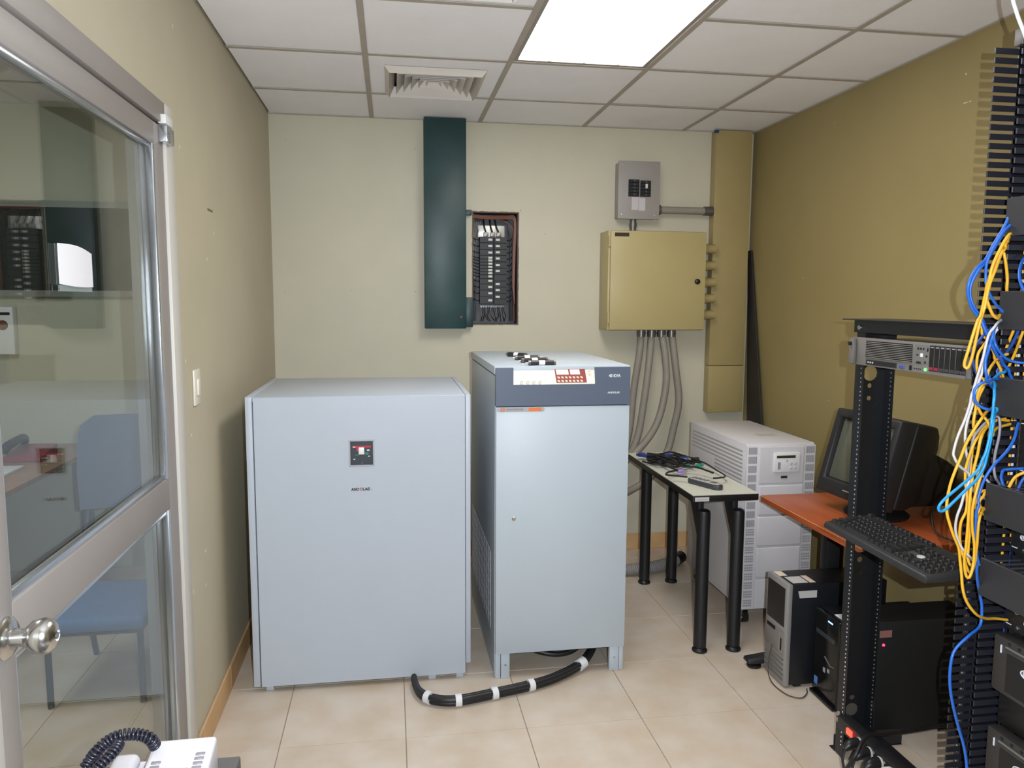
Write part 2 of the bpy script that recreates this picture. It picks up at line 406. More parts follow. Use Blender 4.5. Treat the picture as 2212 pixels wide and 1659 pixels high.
for (z0, z1) in ((1.018, 1.985), (.105, .925)):
    part('glass_pane', B().box(XL-.028, XL-.022, 1.402, 2.362, z0, z1), GL, door)
    bd = B(); bd.box(XL-.022, XL-.003, 2.338, 2.362, z0, z1); bd.box(XL-.022, XL-.008, 1.402, 1.414, z0, z1)
    bd.box(XL-.022, XL-.010, 1.414, 2.338, z0, z0+.014); bd.box(XL-.022, XL-.010, 1.414, 2.338, z1-.014, z1)
    part('glazing_bead', bd, BEAD, door, .002)
# pivot hinge block
part('pivot_block', B().box(XL-.004, XL+.020, 2.405, 2.480, 2.000, 2.046), BEAD, door, .002)
part('pivot_cap', B().box(XL-.004, XL+.018, 2.405, 2.478, 2.052, 2.078), WHITEP, trim, .002)
kn = part('door_knob', B().lathe([(0,0),(.036,0),(.037,.006),(.030,.012),(.016,.014),(.0145,.034),(.020,.040),(.029,.050),(.0315,.062),(.029,.073),(.020,.081),(.010,.084),(.009,.080),(0,.080)], (DXF, 1.368, .970), 'X', 28), STEEL, door, smooth=.7, label='round brushed steel door knob')
part('key_cylinder', B().lathe([(0,.0),(.006,.0),(.006,.004),(0,.004)], (DXF+.080, 1.368, .970), 'X', 12), SCREW, kn)
# taped notice on the glass
t = thing('taped_notice', 'small blank white paper sheet taped on the glass door', 'paper', (XL-.020, 1.80, 1.57))
b = B(); n = 8
for k in range(n+1):
    y = 1.712+(1.892-1.712)*k/n; bow = .004*math.sin(math.pi*k/n)
    top = 1.660-.012*(k/n)+.006*math.sin(math.pi*k/n); bot = 1.577-.004*(k/n)-.003*math.sin(math.pi*k/n)
    b.v += [(XL-.0195+bow, y, bot), (XL-.0195+bow, y, top), (XL-.0188+bow, y, bot), (XL-.0188+bow, y, top)]
for k in range(n):
    o = 4*k; b.f += [(o,o+1,o+5,o+4), (o+2,o+6,o+7,o+3), (o+1,o+3,o+7,o+5), (o,o+4,o+6,o+2)]
b.f += [(0,2,3,1), (4*n,4*n+1,4*n+3,4*n+2)]
part('sheet', b, PAPER, t, smooth=1.0)
TAPE = mat('clear_tape', sr(140,150,146), .25)
part('tape_strip', B().box(XL-.0212, XL-.0206, 1.715, 1.890, 1.562, 1.575), TAPE, t)
# light switch and cable slot on the left wall
t = thing('light_switch', 'cream light switch plate on the beige wall beside the door', 'switch', (XL, 2.695, 1.185))
part('plate', B().box(XL+.0005, XL+.008, 2.655, 2.735, 1.192, 1.312), mat('ivory_plastic', sr(222,217,202), .4), t, .003)
part('rocker', B().box(XL+.008, XL+.014, 2.68, 2.71, 1.225, 1.28), mat('ivory_plastic', sr(222,217,202)), t, .002)
part('wall_slot', B().box(XL-.002, XL+.0008, 2.965, 3.045, 1.868, 1.876), mat('slot_shadow', sr(120,104,80), .9), bpy.data.objects['wall_left'])
# ------------------------------------------------------------------ the neighbouring room behind the glass
AYB = 4.60
struct('wall_neighbour_back', B().box(AXL, XL-.12, AYB, AYB+.1, 0, 2.75), mat('neighbour_wall_paint', sr(196,192,170), .6))
struct('wall_neighbour_side', B().box(AXL-.1, AXL, YF, AYB+.1, 0, 2.75), mat('neighbour_wall_paint', sr(196,192,170), .6))
ac = struct('ceiling_neighbour', B().box(AXL, XL-.12, YF, AYB, 2.575, 2.60), CTILE)
for k in range(5): part('grid_runner', B().box(AXL+.3+k*.61-.012, AXL+.3+k*.61+.012, YF, AYB, 2.571, 2.5745), TBAR, ac) if AXL+.3+k*.61 < XL-.15 else None
for k in range(9): part('grid_crossbar', B().box(AXL, XL-.12, 4.1-k*.61-.012, 4.1-k*.61+.012, 2.5715, 2.5740), TBAR, ac)
w1 = tag(bpy.data.objects.new('window_1', None), label='dark horizontal band window seen through the glass door', kind='structure'); C.objects.link(w1)
w1.location = (-1.85, AYB, 1.57); BASE[w1.name] = Vector(w1.location)
part('window_frame', B().frame('Y', AYB-.03, AYB-.002, -2.96, -.80, 1.555, 2.075, .035), mat('window_frame_grey', sr(150,150,142), .5), w1)
part('pane', B().box(-2.925, -.835, AYB-.014, AYB-.008, 1.59, 2.04), mat('dark_pane', sr(30,36,36), .15), w1)
t = thing('alarm_box', 'white wall box with a brown round button, seen through the glass door', 'alarm box', (-2.13, AYB, 1.24))
part('case', B().box(-2.21, -2.035, AYB-.05, AYB-.001, 1.24, 1.50), WHITEPL, t, .006)
part('button', B().lathe([(0,-.058),(.024,-.056),(.028,-.05),(.028,-.045)], (-2.09, AYB, 1.40), 'Y', 16), mat('brown_button', sr(110,66,44), .4), t)
part('print_strip', B().box(-2.16, -2.05, AYB-.0515, AYB-.05, 1.455, 1.47), BLACK, t)
# chair
SEATB = mat('blue_upholstery', sr(82,112,156), .85, var=.06, scale=30, bump=.2, bscale=300)
CHB = mat('slate_chair_back', sr(86,96,118), .8, var=.05, scale=30, bump=.2, bscale=300)
t = thing('visitor_chair', 'blue upholstered chair with dark metal legs behind the glass door', 'chair', (-1.12, 3.20, 0))
part('seat', B().box(-1.34, -.93, 2.95, 3.38, .30, .355), SEATB, t, .022, 3)
b = B(); n = 10; pf = []
for k in range(n+1):
    a = k/n; z = .66+.39*a; w = .19+.012*math.sin(math.pi*a)
    if a > .85: w -= .05*((a-.85)/.15)**2
    yy = 3.42+.05*a; pf.append((w, yy, z))
for (w, yy, z) in pf:
    for s in (-1, -.5, 0, .5, 1): b.v.append((-1.115+s*w, yy+.03*s*s*-1, z))
for (w, yy, z) in pf:
    for s in (-1, -.5, 0, .5, 1): b.v.append((-1.115+s*w, yy+.035-.03*s*s, z))
m5 = 5; off = (n+1)*5
for i in range(n):
    for k in range(4):
        b.f.append((i*5+k, i*5+k+1, (i+1)*5+k+1, (i+1)*5+k)); b.f.append((off+i*5+k, off+(i+1)*5+k, off+(i+1)*5+k+1, off+i*5+k+1))
    for k in (0, 4): b.f.append((i*5+k, (i+1)*5+k, off+(i+1)*5+k, off+i*5+k))
for k in range(4):
    b.f.append((k, off+k, off+k+1, k+1)); b.f.append((n*5+k, n*5+k+1, off+n*5+k+1, off+n*5+k))
part('backrest', b, CHB, t, smooth=.9)
CHL = mat('chair_leg_steel', sr(58,64,76), .4, metal=.4)
for (x, y0) in ((-1.29, 2.985), (-.96, 2.985)): part('leg', B().tube([(x,y0,.002),(x,y0,.30)], .012, 10), CHL, t, smooth=.8)
for x in (-1.29, -.96): part('leg', B().tube(spline([(x,3.44,.002),(x,3.36,.30),(x,3.40,.5),(x,3.445,.70)]), .012, 10), CHL, t, smooth=.8)
part('seat_rail', B().tube([(-1.29,3.34,.29),(-1.29,2.985,.29),(-.96,2.985,.29),(-.96,3.34,.29)], .011, 8), CHL, t)
# desk behind the glass
WOODD = mat('neighbour_desk_wood', sr(150,112,88), .4, scale=3, col2=sr(166,128,102), stretch=(1,12,1))
t = thing('office_desk', 'brown wooden desk behind the glass door, left of the blue chair', 'desk', (-2.2, 4.0, 0))
part('top', B().box(-2.75, -1.60, 3.30, 4.55, .715, .74), WOODD, t, .003)
part('side_panel', B().box(-2.74, -1.66, 3.38, 3.40, .0, .714), mat('desk_panel_grey', sr(92,94,100), .6), t)
for x in (-2.72, -1.68): part('leg', B().box(x-.025, x+.025, 4.44, 4.49, 0, .714), BLACKM, t)
single('document_stack', B().box(-1.95, -1.74, 3.62, 3.91, .7405, .752), PAPER, 'low stack of white papers on the desk behind the glass', 'paper', bevel=.002)
t = thing('desk_telephone', 'red and grey telephone on the desk behind the glass', 'telephone', (-1.80, 4.12, .74))
part('base', B().prism([(4.03,.741),(4.24,.741),(4.24,.80),(4.03,.765)], 'X', -1.90, -1.72), mat('phone_red', sr(140,44,48), .4), t, .008)
part('handset', B().tube(spline([(-1.88,4.02,.80),(-1.87,4.06,.825),(-1.87,4.20,.835),(-1.88,4.24,.81)]), [.022]*19, 10), BLACK, t, smooth=.8)
t = thing('ceiling_light', 'fluorescent panel in the neighbouring room behind the glass', 'light', (-1.9, 2.6, 2.56))
part('diffuser', B().box(-2.2, -1.6, 1.8, 3.0, 2.562, 2.566), mat('lit_diffuser_neighbour', (.9,.9,.9), .5, emit=(.92,.97,1.0), estr=12.0), t)
part('frame', B().frame('Z', 2.558, 2.570, -2.22, -1.58, 1.78, 3.02, .02), TBAR, t)
# ------------------------------------------------------------------ battery cabinet
AX0, AX1, AYF, AYK, AZ1 = -.552, .309, 2.989, 3.715, 1.178
t = thing('battery_cabinet', 'wide pale grey steel cabinet with breaker window standing by the left wall', 'cabinet', ((AX0+AX1)/2, (AYF+AYK)/2, 0))
part('side_panel', B().box(AX0, AX0+.026, AYF+.004, AYK, .022, AZ1), CAB, t, .003)
part('side_panel', B().box(AX1-.021, AX1, AYF+.010, AYK, .060, AZ1-.002), CAB, t, .003)
part('top_panel', B().box(AX0+.0265, AX1-.0225, AYF+.006, AYK, AZ1-.020, AZ1-.0015), CAB, t, .003)
part('back_panel', B().box(AX0+.027, AX1-.023, AYK-.015, AYK-.002, .03, AZ1-.021), CAB, t)
part('carcass', B().box(AX0+.030, AX1-.026, AYF+.024, AYF+.06, .03, AZ1-.024), CABIN, t)
WX0, WX1, WZ0, WZ1 = -.165, -.073, .903, 1.003    # window cut for the breaker
dx0, dx1 = AX0+.031, AX1-.0235
b = B(); b.box(dx0, WX0, AYF-.001, AYF+.018, .024, AZ1-.004); b.box(WX1, dx1, AYF-.001, AYF+.018, .024, AZ1-.004)
b.box(WX0, WX1, AYF-.001, AYF+.018, .024, WZ0); b.box(WX0, WX1, AYF-.001, AYF+.018, WZ1, AZ1-.004)
dr = part('door', b, CAB, t)
part('window_lip', B().frame('Y', AYF-.003, AYF+.002, WX0-.003, WX1+.003, WZ0-.003, WZ1+.003, .006), mat('window_lip_grey', sr(168,170,176), .4), dr, .001, 1)
br = part('breaker', B().box(WX0+.004, WX1-.004, AYF+.008, AYF+.022, WZ0+.001, WZ1-.001), mat('breaker_slate', sr(52,58,68), .4), t, label='black circuit breaker with white toggle')
zc = WZ1-.030; RED = mat('breaker_red', sr(196,44,56), .45); GRN = mat('breaker_green', sr(36,120,90), .45)
part('red_band', B().box(WX0+.010, WX1-.010, AYF+.0068, AYF+.0082, zc, zc+.007).box(WX0+.026, WX0+.036, AYF+.0066, AYF+.0084, zc-.014, zc), RED, br)
part('green_band', B().box(WX0+.020, WX0+.036, AYF+.0068, AYF+.0082, zc-.031, zc-.027).box(WX1-.034, WX1-.020, AYF+.0068, AYF+.0082, zc-.029, zc-.018), GRN, br)
part('toggle', B().box(-.131, -.109, AYF+.001, AYF+.009, zc-.026, zc+.002), WHITEPL, br, .002)
part('print_mark', B().box(WX0+.012, WX0+.022, AYF+.0062, AYF+.0082, zc+.001, zc+.005).box(WX1-.022, WX1-.014, AYF+.0068, AYF+.0082, zc-.036, zc-.033).box(WX0+.014, WX0+.020, AYF+.0068, AYF+.0082, zc-.047, zc-.044).box(WX1-.026,WX1-.016,AYF+.0068,AYF+.0082,zc-.013,zc-.008), WHITEPL, br)
part('screw', B().lathe([(0,-.002),(.0025,-.001),(.0025,.001)], (-.119, AYF+.0075, WZ0+.008), 'Y', 8), SCREW, br)
BLKI = mat('print_black', sr(38,38,44), .5); REDI = mat('print_red', sr(176,44,52), .5)
tx, tz, ts = -.161, .8045, .0155
for s, col, x in (('AND', BLKI, 0.0), ('O', REDI, .0315), ('LAS', BLKI, .0440)):
    lettering(s, ts, col, dr, (tx+x, AYF-.0012, tz), bold=.0006, width={'AND':.030,'O':.0115,'LAS':.0265}[s])
part('print_tick', B().box(tx+.074, tx+.081, AYF-.0016, AYF-.001, tz+.008, tz+.0093).box(tx+.074, tx+.081, AYF-.0016, AYF-.001, tz+.001, tz+.0023), mat('print_grey', sr(150,150,158), .5), dr)
for x in (AX0+.060, .15, AX1-.045):
    part('foot', B().box(x-.015, x+.015, AYF+.012, AYF+.05, 0.0005, .030), CAB, t, .002)
for x in (AX0+.060, AX1-.045): part('foot', B().box(x-.015, x+.015, AYK-.06, AYK-.02, 0.0005, .030), CAB, t, .002)
# ------------------------------------------------------------------ 40 kVA power supply cabinet
UX0, UX1, UYF, UYK, UZ1 = .404, .952, 2.960, 3.865, 1.290
t = thing('power_supply_cabinet', 'tall grey power supply cabinet with slate blue fascia reading 40 KVA', 'cabinet', ((UX0+UX1)/2, (UYF+UYK)/2, 0))
part('top_cover', B().box(UX0-.004, UX1+.004, UYF+.012, UYK, UZ1-.034, UZ1), UPSM, t, .004)
VX0, VX1, VY0, VY1 = UYF+.135, 3.85, .165, .490   # grille on the left side
b = B(); x0, x1 = UX0, UX0+.004
b.box(x0,x1, UYF+.020, UYK-.004, .50, UZ1-.040); b.box(x0,x1, UYF+.020, UYK-.004, .004, .160)
b.box(x0,x1, UYF+.020, VX0, .160, .50); b.box(x0,x1, VX1, UYK-.004, .160, .50)
sp = part('side_panel', b, UPSM, t)
gr = part('side_grille', B().box(UX0+.003, UX0+.006, VX0, VX1, .160, .50), CABIN, t)
gm = mat('grille_slat_grey', sr(216,216,224), .5)
nc, nr = 11, 7
sl = B().box(-.0015, .0015, -(VX1-VX0)/nc/2+.003, (VX1-VX0)/nc/2-.003, -.34/nr/2+.003, .34/nr/2-.003).mesh('louvre_plate')
for i in range(nc):
    for j in range(nr):
        inst('louvre_plate', sl, gm, gr, (UX0+.0005, VX0+(i+.5)*(VX1-VX0)/nc, .160+(j+.5)*.34/nr), (0, 0, 0))
part('side_panel', B().box(UX1-.004, UX1, UYF+.020, UYK-.004, .004, UZ1-.040), UPSM, t)
part('back_panel', B().box(UX0+.006, UX1-.006, UYK-.008, UYK-.004, .06, UZ1-.040), UPSM, t)
part('inner_frame', B().box(UX0+.008, UX1-.008, UYF+.035, UYF+.06, .112, UZ1-.04).box(UX0+.008, UX1-.008, UYF+.06, UYK-.02, .112, .12), CABIN, t)
fz0, fz1 = 1.132, 1.284
# fascia with recessed sloping display
HX0, HX1, HZ0 = .474, .806, 1.216
b = B(); b.box(UX0, HX0, UYF-.004, UYF+.019, fz0, fz1); b.box(HX1, UX1, UYF-.004, UYF+.019, fz0, fz1); b.box(HX0, HX1, UYF-.004, UYF+.019, fz0, HZ0)
fa = part('fascia', b, BLUEG, t, label='slate blue front fascia')
b = B().hexa([(HX0,UYF-.002,HZ0+.001),(HX1,UYF-.002,HZ0+.001),(HX1,UYF+.018,HZ0+.001),(HX0,UYF+.018,HZ0+.001)], [(HX0,UYF+.014,fz1-.004),(HX1,UYF+.014,fz1-.004),(HX1,UYF+.018,fz1-.004),(HX0,UYF+.018,fz1-.004)])
dp = part('display_panel', b, mat('display_ivory', sr(236,232,220), .35), t, label='sloping white display panel with a red printed field')
def onp(u, w):   # point on the sloping panel, u 0..1 across, w 0..1 up
    return (HX0+(HX1-HX0)*u, UYF-.0025+.016*w, HZ0+.001+(fz1-.005-HZ0)*w)
def patch(u0, u1, w0, w1, lift=.0006, skew=0.0):
    bb = B(); ps = [onp(u0-skew*0,w0), onp(u1,w0), onp(u1-skew,w1), onp(u0-skew,w1)]
    return bb.hexa([(p[0],p[1],p[2]) for p in ps], [(p[0],p[1]-lift,p[2]+lift*.3) for p in ps])
part('red_field', patch(.525, .90, .10, .97, skew=.02), mat('display_red', sr(150,70,68), .45), dp)
part('lit_window', patch(.53, .68, .60, .92, .0012, .01), mat('display_white', sr(246,240,226), .3), dp)
part('lit_window', patch(.70, .82, .60, .92, .0012, .01), mat('display_white', sr(246,240,226), .3), dp)
for k in range(7):
    for (w, hh) in ((.36,.12),(.14,.12)):
        part('indicator', patch(.545+k*.047, .572+k*.047, w, w+hh, .0014, .01), mat('indicator_cream', sr(226,206,178), .4), dp)
for k in range(4): part('printed_ring', B().tube([ (onp(.10+k*.075,.12)[0]+.006*math.cos(a*.6), onp(.1,.12)[1]-.0008+.0010*math.sin(a*.6), onp(.1,.12)[2]+.005*math.sin(a*.6)) for a in range(10)], .0006, 4, closed=False), mat('print_sepia', sr(120,100,80), .5), dp)
for w in (.62, .85): part('push_button', patch(.925, .955, w-.07, w+.07, .0015, .01), mat('indicator_cream', sr(226,206,178)), dp)
WHI = mat('print_white', sr(226,228,232), .5)
lettering('40 KVA', .0165, WHI, fa, (.862, UYF-.0046, 1.244), bold=.0004, width=.049)
lettering('ANDOLAS', .0105, WHI, fa, (.858, UYF-.0046, 1.178), bold=.0002, width=.050)
ud = part('door', B().box(UX0+.002, UX1, UYF-.001, UYF+.019, .107, 1.1285), UPSM, t, .002, 2)
bd = part('maker_badge', B().prism([(.408+.009*math.cos(a), 1.118+.0085*math.sin(a)) for a in [math.pi/2+math.pi*k/8 for k in range(9)]]+[(.583+.009*math.cos(a), 1.118+.0085*math.sin(a)) for a in [-math.pi/2+math.pi*k/8 for k in range(9)]], 'Y', UYF-.0024, UYF-.001), mat('badge_grey', sr(170,168,172), .4), ud, label='grey badge with orange logo')
for v in bd.data.vertices: v.co.x += .009
OR = mat('logo_orange', sr(226,120,62), .5)
part('logo_ring', B().tube([(.431+.007*math.cos(k*math.pi/7), UYF-.0028, 1.118+.0058*math.sin(k*math.pi/7)) for k in range(14)], .0016, 6, closed=True), OR, bd)
part('logo_tail', B().box(.437, .4405, UYF-.0034, UYF-.0024, 1.112, 1.124), OR, bd)
lettering('GAMATRONIC', .0085, mat('print_darkgrey', sr(88,86,92), .5), bd, (.4455, UYF-.0026, 1.1165), bold=0.0, width=.068)
part('print_line', B().box(.446, .512, UYF-.0030, UYF-.0024, 1.1115, 1.1130), mat('print_grey', sr(150,150,158)), bd)
part('orange_tag', B().box(.536, .588, UYF-.0032, UYF-.0023, 1.1112, 1.1250), OR, bd, .0004, 1)
part('door_lock', B().lathe([(0,-.004),(.006,-.004),(.0085,-.001),(.0085,.002)], (.479, UYF-.001, .674), 'Y', 16), STEEL, ud, smooth=.6)
for x0, x1, s in ((UX0+.002, UX0+.062, 1), (UX1-.062, UX1-.002, -1)):
    inner = (x0+.024, x1) if s > 0 else (x0, x1-.020)
    lg = part('leg', B().box(inner[0], inner[1], UYF+.004, UYF+.030, 0.0005, .108), UPSM, t, .002)
    outer = (x0, x0+.022) if s > 0 else (x1-.018, x1)
    part('leg_skirt', B().box(outer[0], outer[1], UYF+.006, UYF+.030, 0.0008, .107), UPSM, t, .002)
    part('bolt', B().lathe([(0,-.003),(.004,-.002),(.004,.001)], ((inner[0]+inner[1])/2, UYF+.004, .058), 'Y', 10), SCREW, lg)
for x in (UX0+.03, UX1-.03): part('leg', B().box(x-.025, x+.025, UYK-.05, UYK-.01, 0.0005, .06), UPSM, t)
# four fuse links lying on top of the cabinet
FB = mat('fuse_label_black', sr(44,42,40), .4)
for k, (u0, v0, u1, v1) in enumerate(((1092,764,1142,767),(1106,772,1171,771),(1119,778,1189,776),(1134,783,1207,782))):
    p, q = at(u0, v0, 'Z', UZ1+.012), at(u1, v1, 'Z', UZ1+.012); d = (q-p); d.z = 0; L = d.length; d.normalize(); nrm = Vector((-d.y, d.x, 0))
    lab = ('cartridge fuse lying furthest back on the grey cabinet top', 'second cartridge fuse from the back on the grey cabinet top', 'third cartridge fuse from the back on the grey cabinet top', 'cartridge fuse lying nearest the front on the grey cabinet top')[k]
    m_ = (p+q)/2; t2 = thing('cartridge_fuse', lab, 'fuse', (m_.x, m_.y, UZ1), math.atan2(d.y, d.x), 'cartridge fuses on the cabinet', local=True)
    part('body', B().tube([(-L*.34,0,.0105),(L*.34,0,.0105)], .010, 12), FB, t2, smooth=.8)
    part('paper_band', B().tube([(-L*.10,0,.0105),(L*.08,0,.0105)], .0103, 12), PAPER, t2, smooth=.8)
    for s in (-1, 1):
        part('end_blade', B().box(s*L*.34, s*L*.5, -.006, .006, .009, .012), STEEL, t2, .001, 1)
        part('end_cap', B().tube([(s*L*.34,0,.0105),(s*L*.40,0,.0105)], .0102, 12), CONDM, t2, smooth=.8)
# black battery cable from cabinet to cabinet, bound with white tape
pts = [(.075,2.962,.030),(.080,2.92,.025),(.098,2.850,.024),(.150,2.795,.024),(.238,2.776,.024),(.381,2.808,.024),(.533,2.848,.025),(.643,2.893,.026),(.760,2.965,.034),(.82,3.02,.055),(.865,3.08,.085)]
sp_ = spline(pts, 8)
t = thing('battery_cable', 'thick black cable bundle with white tape bands on the floor', 'cable', (.40, 2.85, 0))
BKC = mat('black_cable_jacket', sr(30,30,32), .42)
b = B()
for k in range(3):
    a = k*2*math.pi/3+.4
    b.tube([p+Vector((.0, .0105*math.cos(a), .0105*math.sin(a))) for p in sp_], .0115, 8)
part('conductors', b, BKC, t, smooth=.9)
for f, w in ((.27,.012),(.40,.012),(.50,.012),(.61,.012),(.82,.018)):
    i = int(f*(len(sp_)-1)); d = (sp_[i+1]-sp_[i-1]).normalized(); c = sp_[i]
    part('tape_band', B().tube([c-d*w, c+d*w], .0245, 14), mat('white_tape', sr(224,224,226), .5), t, smooth=.8)
# cables coiled underneath the power supply
for k, (dy, dz, lab) in enumerate(((0,.0,'black cable looping under the power supply cabinet, lower strand'), (.10,.016,'black cable looping under the power supply cabinet, upper strand'))):
    b = B().tube(spline([(.50,3.30+dy,.100),(.56,3.17+dy,.045+dz),(.66,3.12+dy,.018+dz),(.76,3.12+dy,.020+dz),(.84,3.16+dy,.060+dz),(.88,3.22+dy,.104)]), .0115, 8)
    single('supply_cable', b, BKC, lab, 'cable', 'cables under the power supply cabinet', smooth=.9)
# ------------------------------------------------------------------ green trunking and the open breaker panel
GYF = 4.400
t = thing('cable_trunking', 'dark green metal wall trunking hanging from the ceiling', 'trunking', (.31, 4.45, 1.384))
part('trunk_cover', B().box(.193, .429, GYF, YB-.001, 1.386, H-.001), GREEN, t, .003, label='dark green enamel cover')
part('side_nipple', B().box(.430, .472, 4.44, YB-.002, 1.392, 1.565), GREEN, t, .003)
part('side_nipple', B().box(.430, .466, 4.45, YB-.002, 2.035, 2.065), GREEN, t, .003)
part('rust_spot', B().lathe([(0,-.0015),(.006,-.001),(.007,.001)], (.400, GYF, 1.452), 'Y', 10), mat('rust', sr(140,92,74), .8), t)
t = thing('breaker_enclosure', 'open recessed breaker panel full of black breakers and wiring', 'panel', ((PX0+PX1)/2, YB+.08, PZ0))
PM = mat('panel_box_grey', sr(84,84,88), .5, metal=.3, var=.06, scale=10)
b = B(); y0, y1 = YB+.006, YB+.125
b.box(PX0+.0015, PX1-.0015, y1, y1+.003, PZ0+.0015, PZ1-.0015)
b.box(PX0+.0015, PX0+.005, y0, y1, PZ0+.0015, PZ1-.0015); b.box(PX1-.005, PX1-.0015, y0, y1, PZ0+.0015, PZ1-.0015)
b.box(PX0+.005, PX1-.005, y0, y1, PZ0+.0015, PZ0+.005); b.box(PX0+.005, PX1-.005, y0, y1, PZ1-.005, PZ1-.0015)
part('enclosure', b, PM, t)
def pz(zy): return 2.062-(zy-718)*(.658/815.0)     # photo crop row -> height
def pxx(zx): return PX0+(zx-470)*(.271/328.0)
part('mounting_plate', B().box(pxx(520), pxx(712), y1-.05, y1-.046, pz(895), pz(808)), mat('bright_plate', sr(214,212,206), .35, metal=.3), t, .002)
part('bus_backing', B().box(pxx(530), pxx(720), y1-.052, y1-.03, pz(1385), pz(895)), BLACK, t)
for zx in (575, 622, 668):
    lg = part('main_lug', B().box(pxx(zx-17), pxx(zx+17), y1-.075, y1-.05, pz(890), pz(860)), mat('lug_grey', sr(150,146,140), .4, metal=.6), t, .002)
LX, RX = (.0, .0), (.0, .0)
HND = mat('breaker_handle_white', sr(214,212,206), .45); BRK = mat('breaker_black', sr(30,30,34), .45)
hm = B().box(-.0125, .0125, -.006, .006, -.0065, .0065).mesh('toggle', .0015, 1)
left = (915,960,1008,1045,1065,1088,1110,1135,1157,1180,1213,1257,1302,1355); right = (915,960,1005,1050,1097,1140,1190,1235,1280,1328,1360)
def breakers(zs, x0, x1, hx):
    lim = [ (zs[i]+zs[i+1])/2 for i in range(len(zs)-1) ]; lim = [zs[0]-22]+lim+[min(1384, zs[-1]+24)]
    for i, zy in enumerate(zs):
        bk = part('breaker', B().box(x0, x1, y1-.085, y1-.053, pz(lim[i+1])+.0008, pz(lim[i])-.0008), BRK, t, .001, 1)
        if zy not in (1190, 1360): inst('toggle', hm, HND, bk, (hx, y1-.090, pz(zy)))
breakers(left, pxx(528), pxx(624), pxx(602)); breakers(right, pxx(632), pxx(724), pxx(656))
WB = mat('black_wire', sr(24,24,26), .45); WC = mat('copper_brown_wire', sr(122,66,40), .45); WG = mat('grey_wire', sr(128,126,124), .5)
for zy in left:
    part('branch_wire', B().tube(spline([(pxx(527), y1-.070, pz(zy)),(pxx(508), y1-.080, pz(zy)),(pxx(490), y1-.070, pz(zy)+.006),(pxx(482), y1-.040, pz(zy)+.018)],4), .0028, 6), WB, t, smooth=.9)
for zy in right:
    part('branch_wire', B().tube(spline([(pxx(725), y1-.070, pz(zy)),(pxx(742), y1-.082, pz(zy)-.002),(pxx(758), y1-.070, pz(zy)+.006),(pxx(768), y1-.040, pz(zy)+.02)],4), .0028, 6), WB, t, smooth=.9)
rw = random.Random(5)
for k in range(11):
    x = pxx(478+4*k*.6); part('riser_wire', B().tube(spline([(x, y1-.05-.006*(k%3), PZ0+.02),(x+.004*rw.uniform(-1,1), y1-.05, pz(1200)),(x+.003*rw.uniform(-1,1), y1-.055, pz(950)),(pxx(500+5*k), y1-.04, PZ1-.03)],5), .0028, 6), WB if k % 3 else WG, t, smooth=.9)
for k in range(12):
    x = pxx(752+4*k*.7); part('riser_wire', B().tube(spline([(x, y1-.05-.006*(k%3), PZ0+.02),(x-.004*rw.random(), y1-.05, pz(1200)),(x-.006*rw.random(), y1-.055, pz(950)),(x-.012, y1-.05, pz(820)),(pxx(735-5*k), y1-.045, PZ1-.035)],5), .0028, 6), WB if k < 9 else WC, t, smooth=.9)
for k in range(4):
    z = PZ1-.012-.006*k; part('copper_wire', B().tube(spline([(PX0+.006, y1-.075-.004*k, z),(pxx(600), y1-.08, z-.006),(pxx(720), y1-.075, z-.002),(pxx(786)-.003*k, y1-.078, z-.02),(pxx(784)-.004*k, y1-.08, pz(1000)),(pxx(780)-.003*k, y1-.075, pz(1250)),(pxx(784), y1-.07, pz(1380))],5), .0034, 6), WC, t, smooth=.9)
for zx, tx_ in ((560,575),(605,622),(640,668)):
    part('feeder_cable', B().tube(spline([(pxx(zx), y1-.03, PZ1-.02),(pxx((zx+tx_)/2-4), y1-.055, pz(815)),(pxx(tx_), y1-.062, pz(862))],5), .0052, 8), WB, t, smooth=.9)
nb = part('neutral_bar', B().box(pxx(535), pxx(715), y1-.045, y1-.03, pz(1408), pz(1392)), mat('bar_steel', sr(160,160,164), .3, metal=.8), t, .001, 1)
for k in range(15):
    x0 = pxx(542+k*12); part('tail_wire', B().tube(spline([(x0, y1-.046, pz(1398)),(x0+.004*rw.uniform(-1,1), y1-.055, pz(1430)),(x0+.012*rw.uniform(-1,1), y1-.05, pz(1470)),(x0+.02*rw.uniform(-1,1), y1-.03, pz(1510))],4), .0026, 6), (WG, WB, WB)[k % 3], t, smooth=.9)
# ------------------------------------------------------------------ small breaker box
t = thing('breaker_box', 'small grey breaker box with two rows of black switches', 'breaker box', (1.445, 4.45, 2.03))
part('back_box', B().box(1.325, 1.566, 4.408, YB-.001, 2.034, 2.355), GREYP, t, .004)
fc = part('cover', B().box(1.319, 1.572, 4.400, 4.407, 2.028, 2.361), GREYP, t, .003)
for (x, z) in ((1.345,2.338),(1.550,2.336),(1.342,2.054),(1.547,2.053)): part('screw', B().lathe([(0,-.003),(.004,-.002),(.005,.0)], (x, 4.400, z), 'Y', 8), SCREW, fc)
def bxp(zx, zy): p = at(1260+zx/2.676, 320+zy/2.676, 'Y', 4.40); return p.x, p.z
for (a, c) in (((262,180),(322,280)), ((330,187),(388,282))):
    (x0, z1), (x1, z0) = bxp(*a), bxp(*c); part('switch_bank', B().box(x0, x1, 4.396, 4.4005, z0, z1), BRK, t)
    hh = (z1-z0)/5
    for k in range(5):
        bk = part('breaker_switch', B().box(x0+.002, x1-.002, 4.388, 4.3965, z0+k*hh+.0012, z0+(k+1)*hh-.0012), BRK, t, .001, 1)
        if not (a[0] == 330 and k == 3): part('toggle', B().box((x0+x1)/2-.006, (x0+x1)/2+.006, 4.383, 4.389, z0+k*hh+.004, z0+(k+1)*hh-.004), mat('toggle_grey', sr(70,70,74), .4), bk)
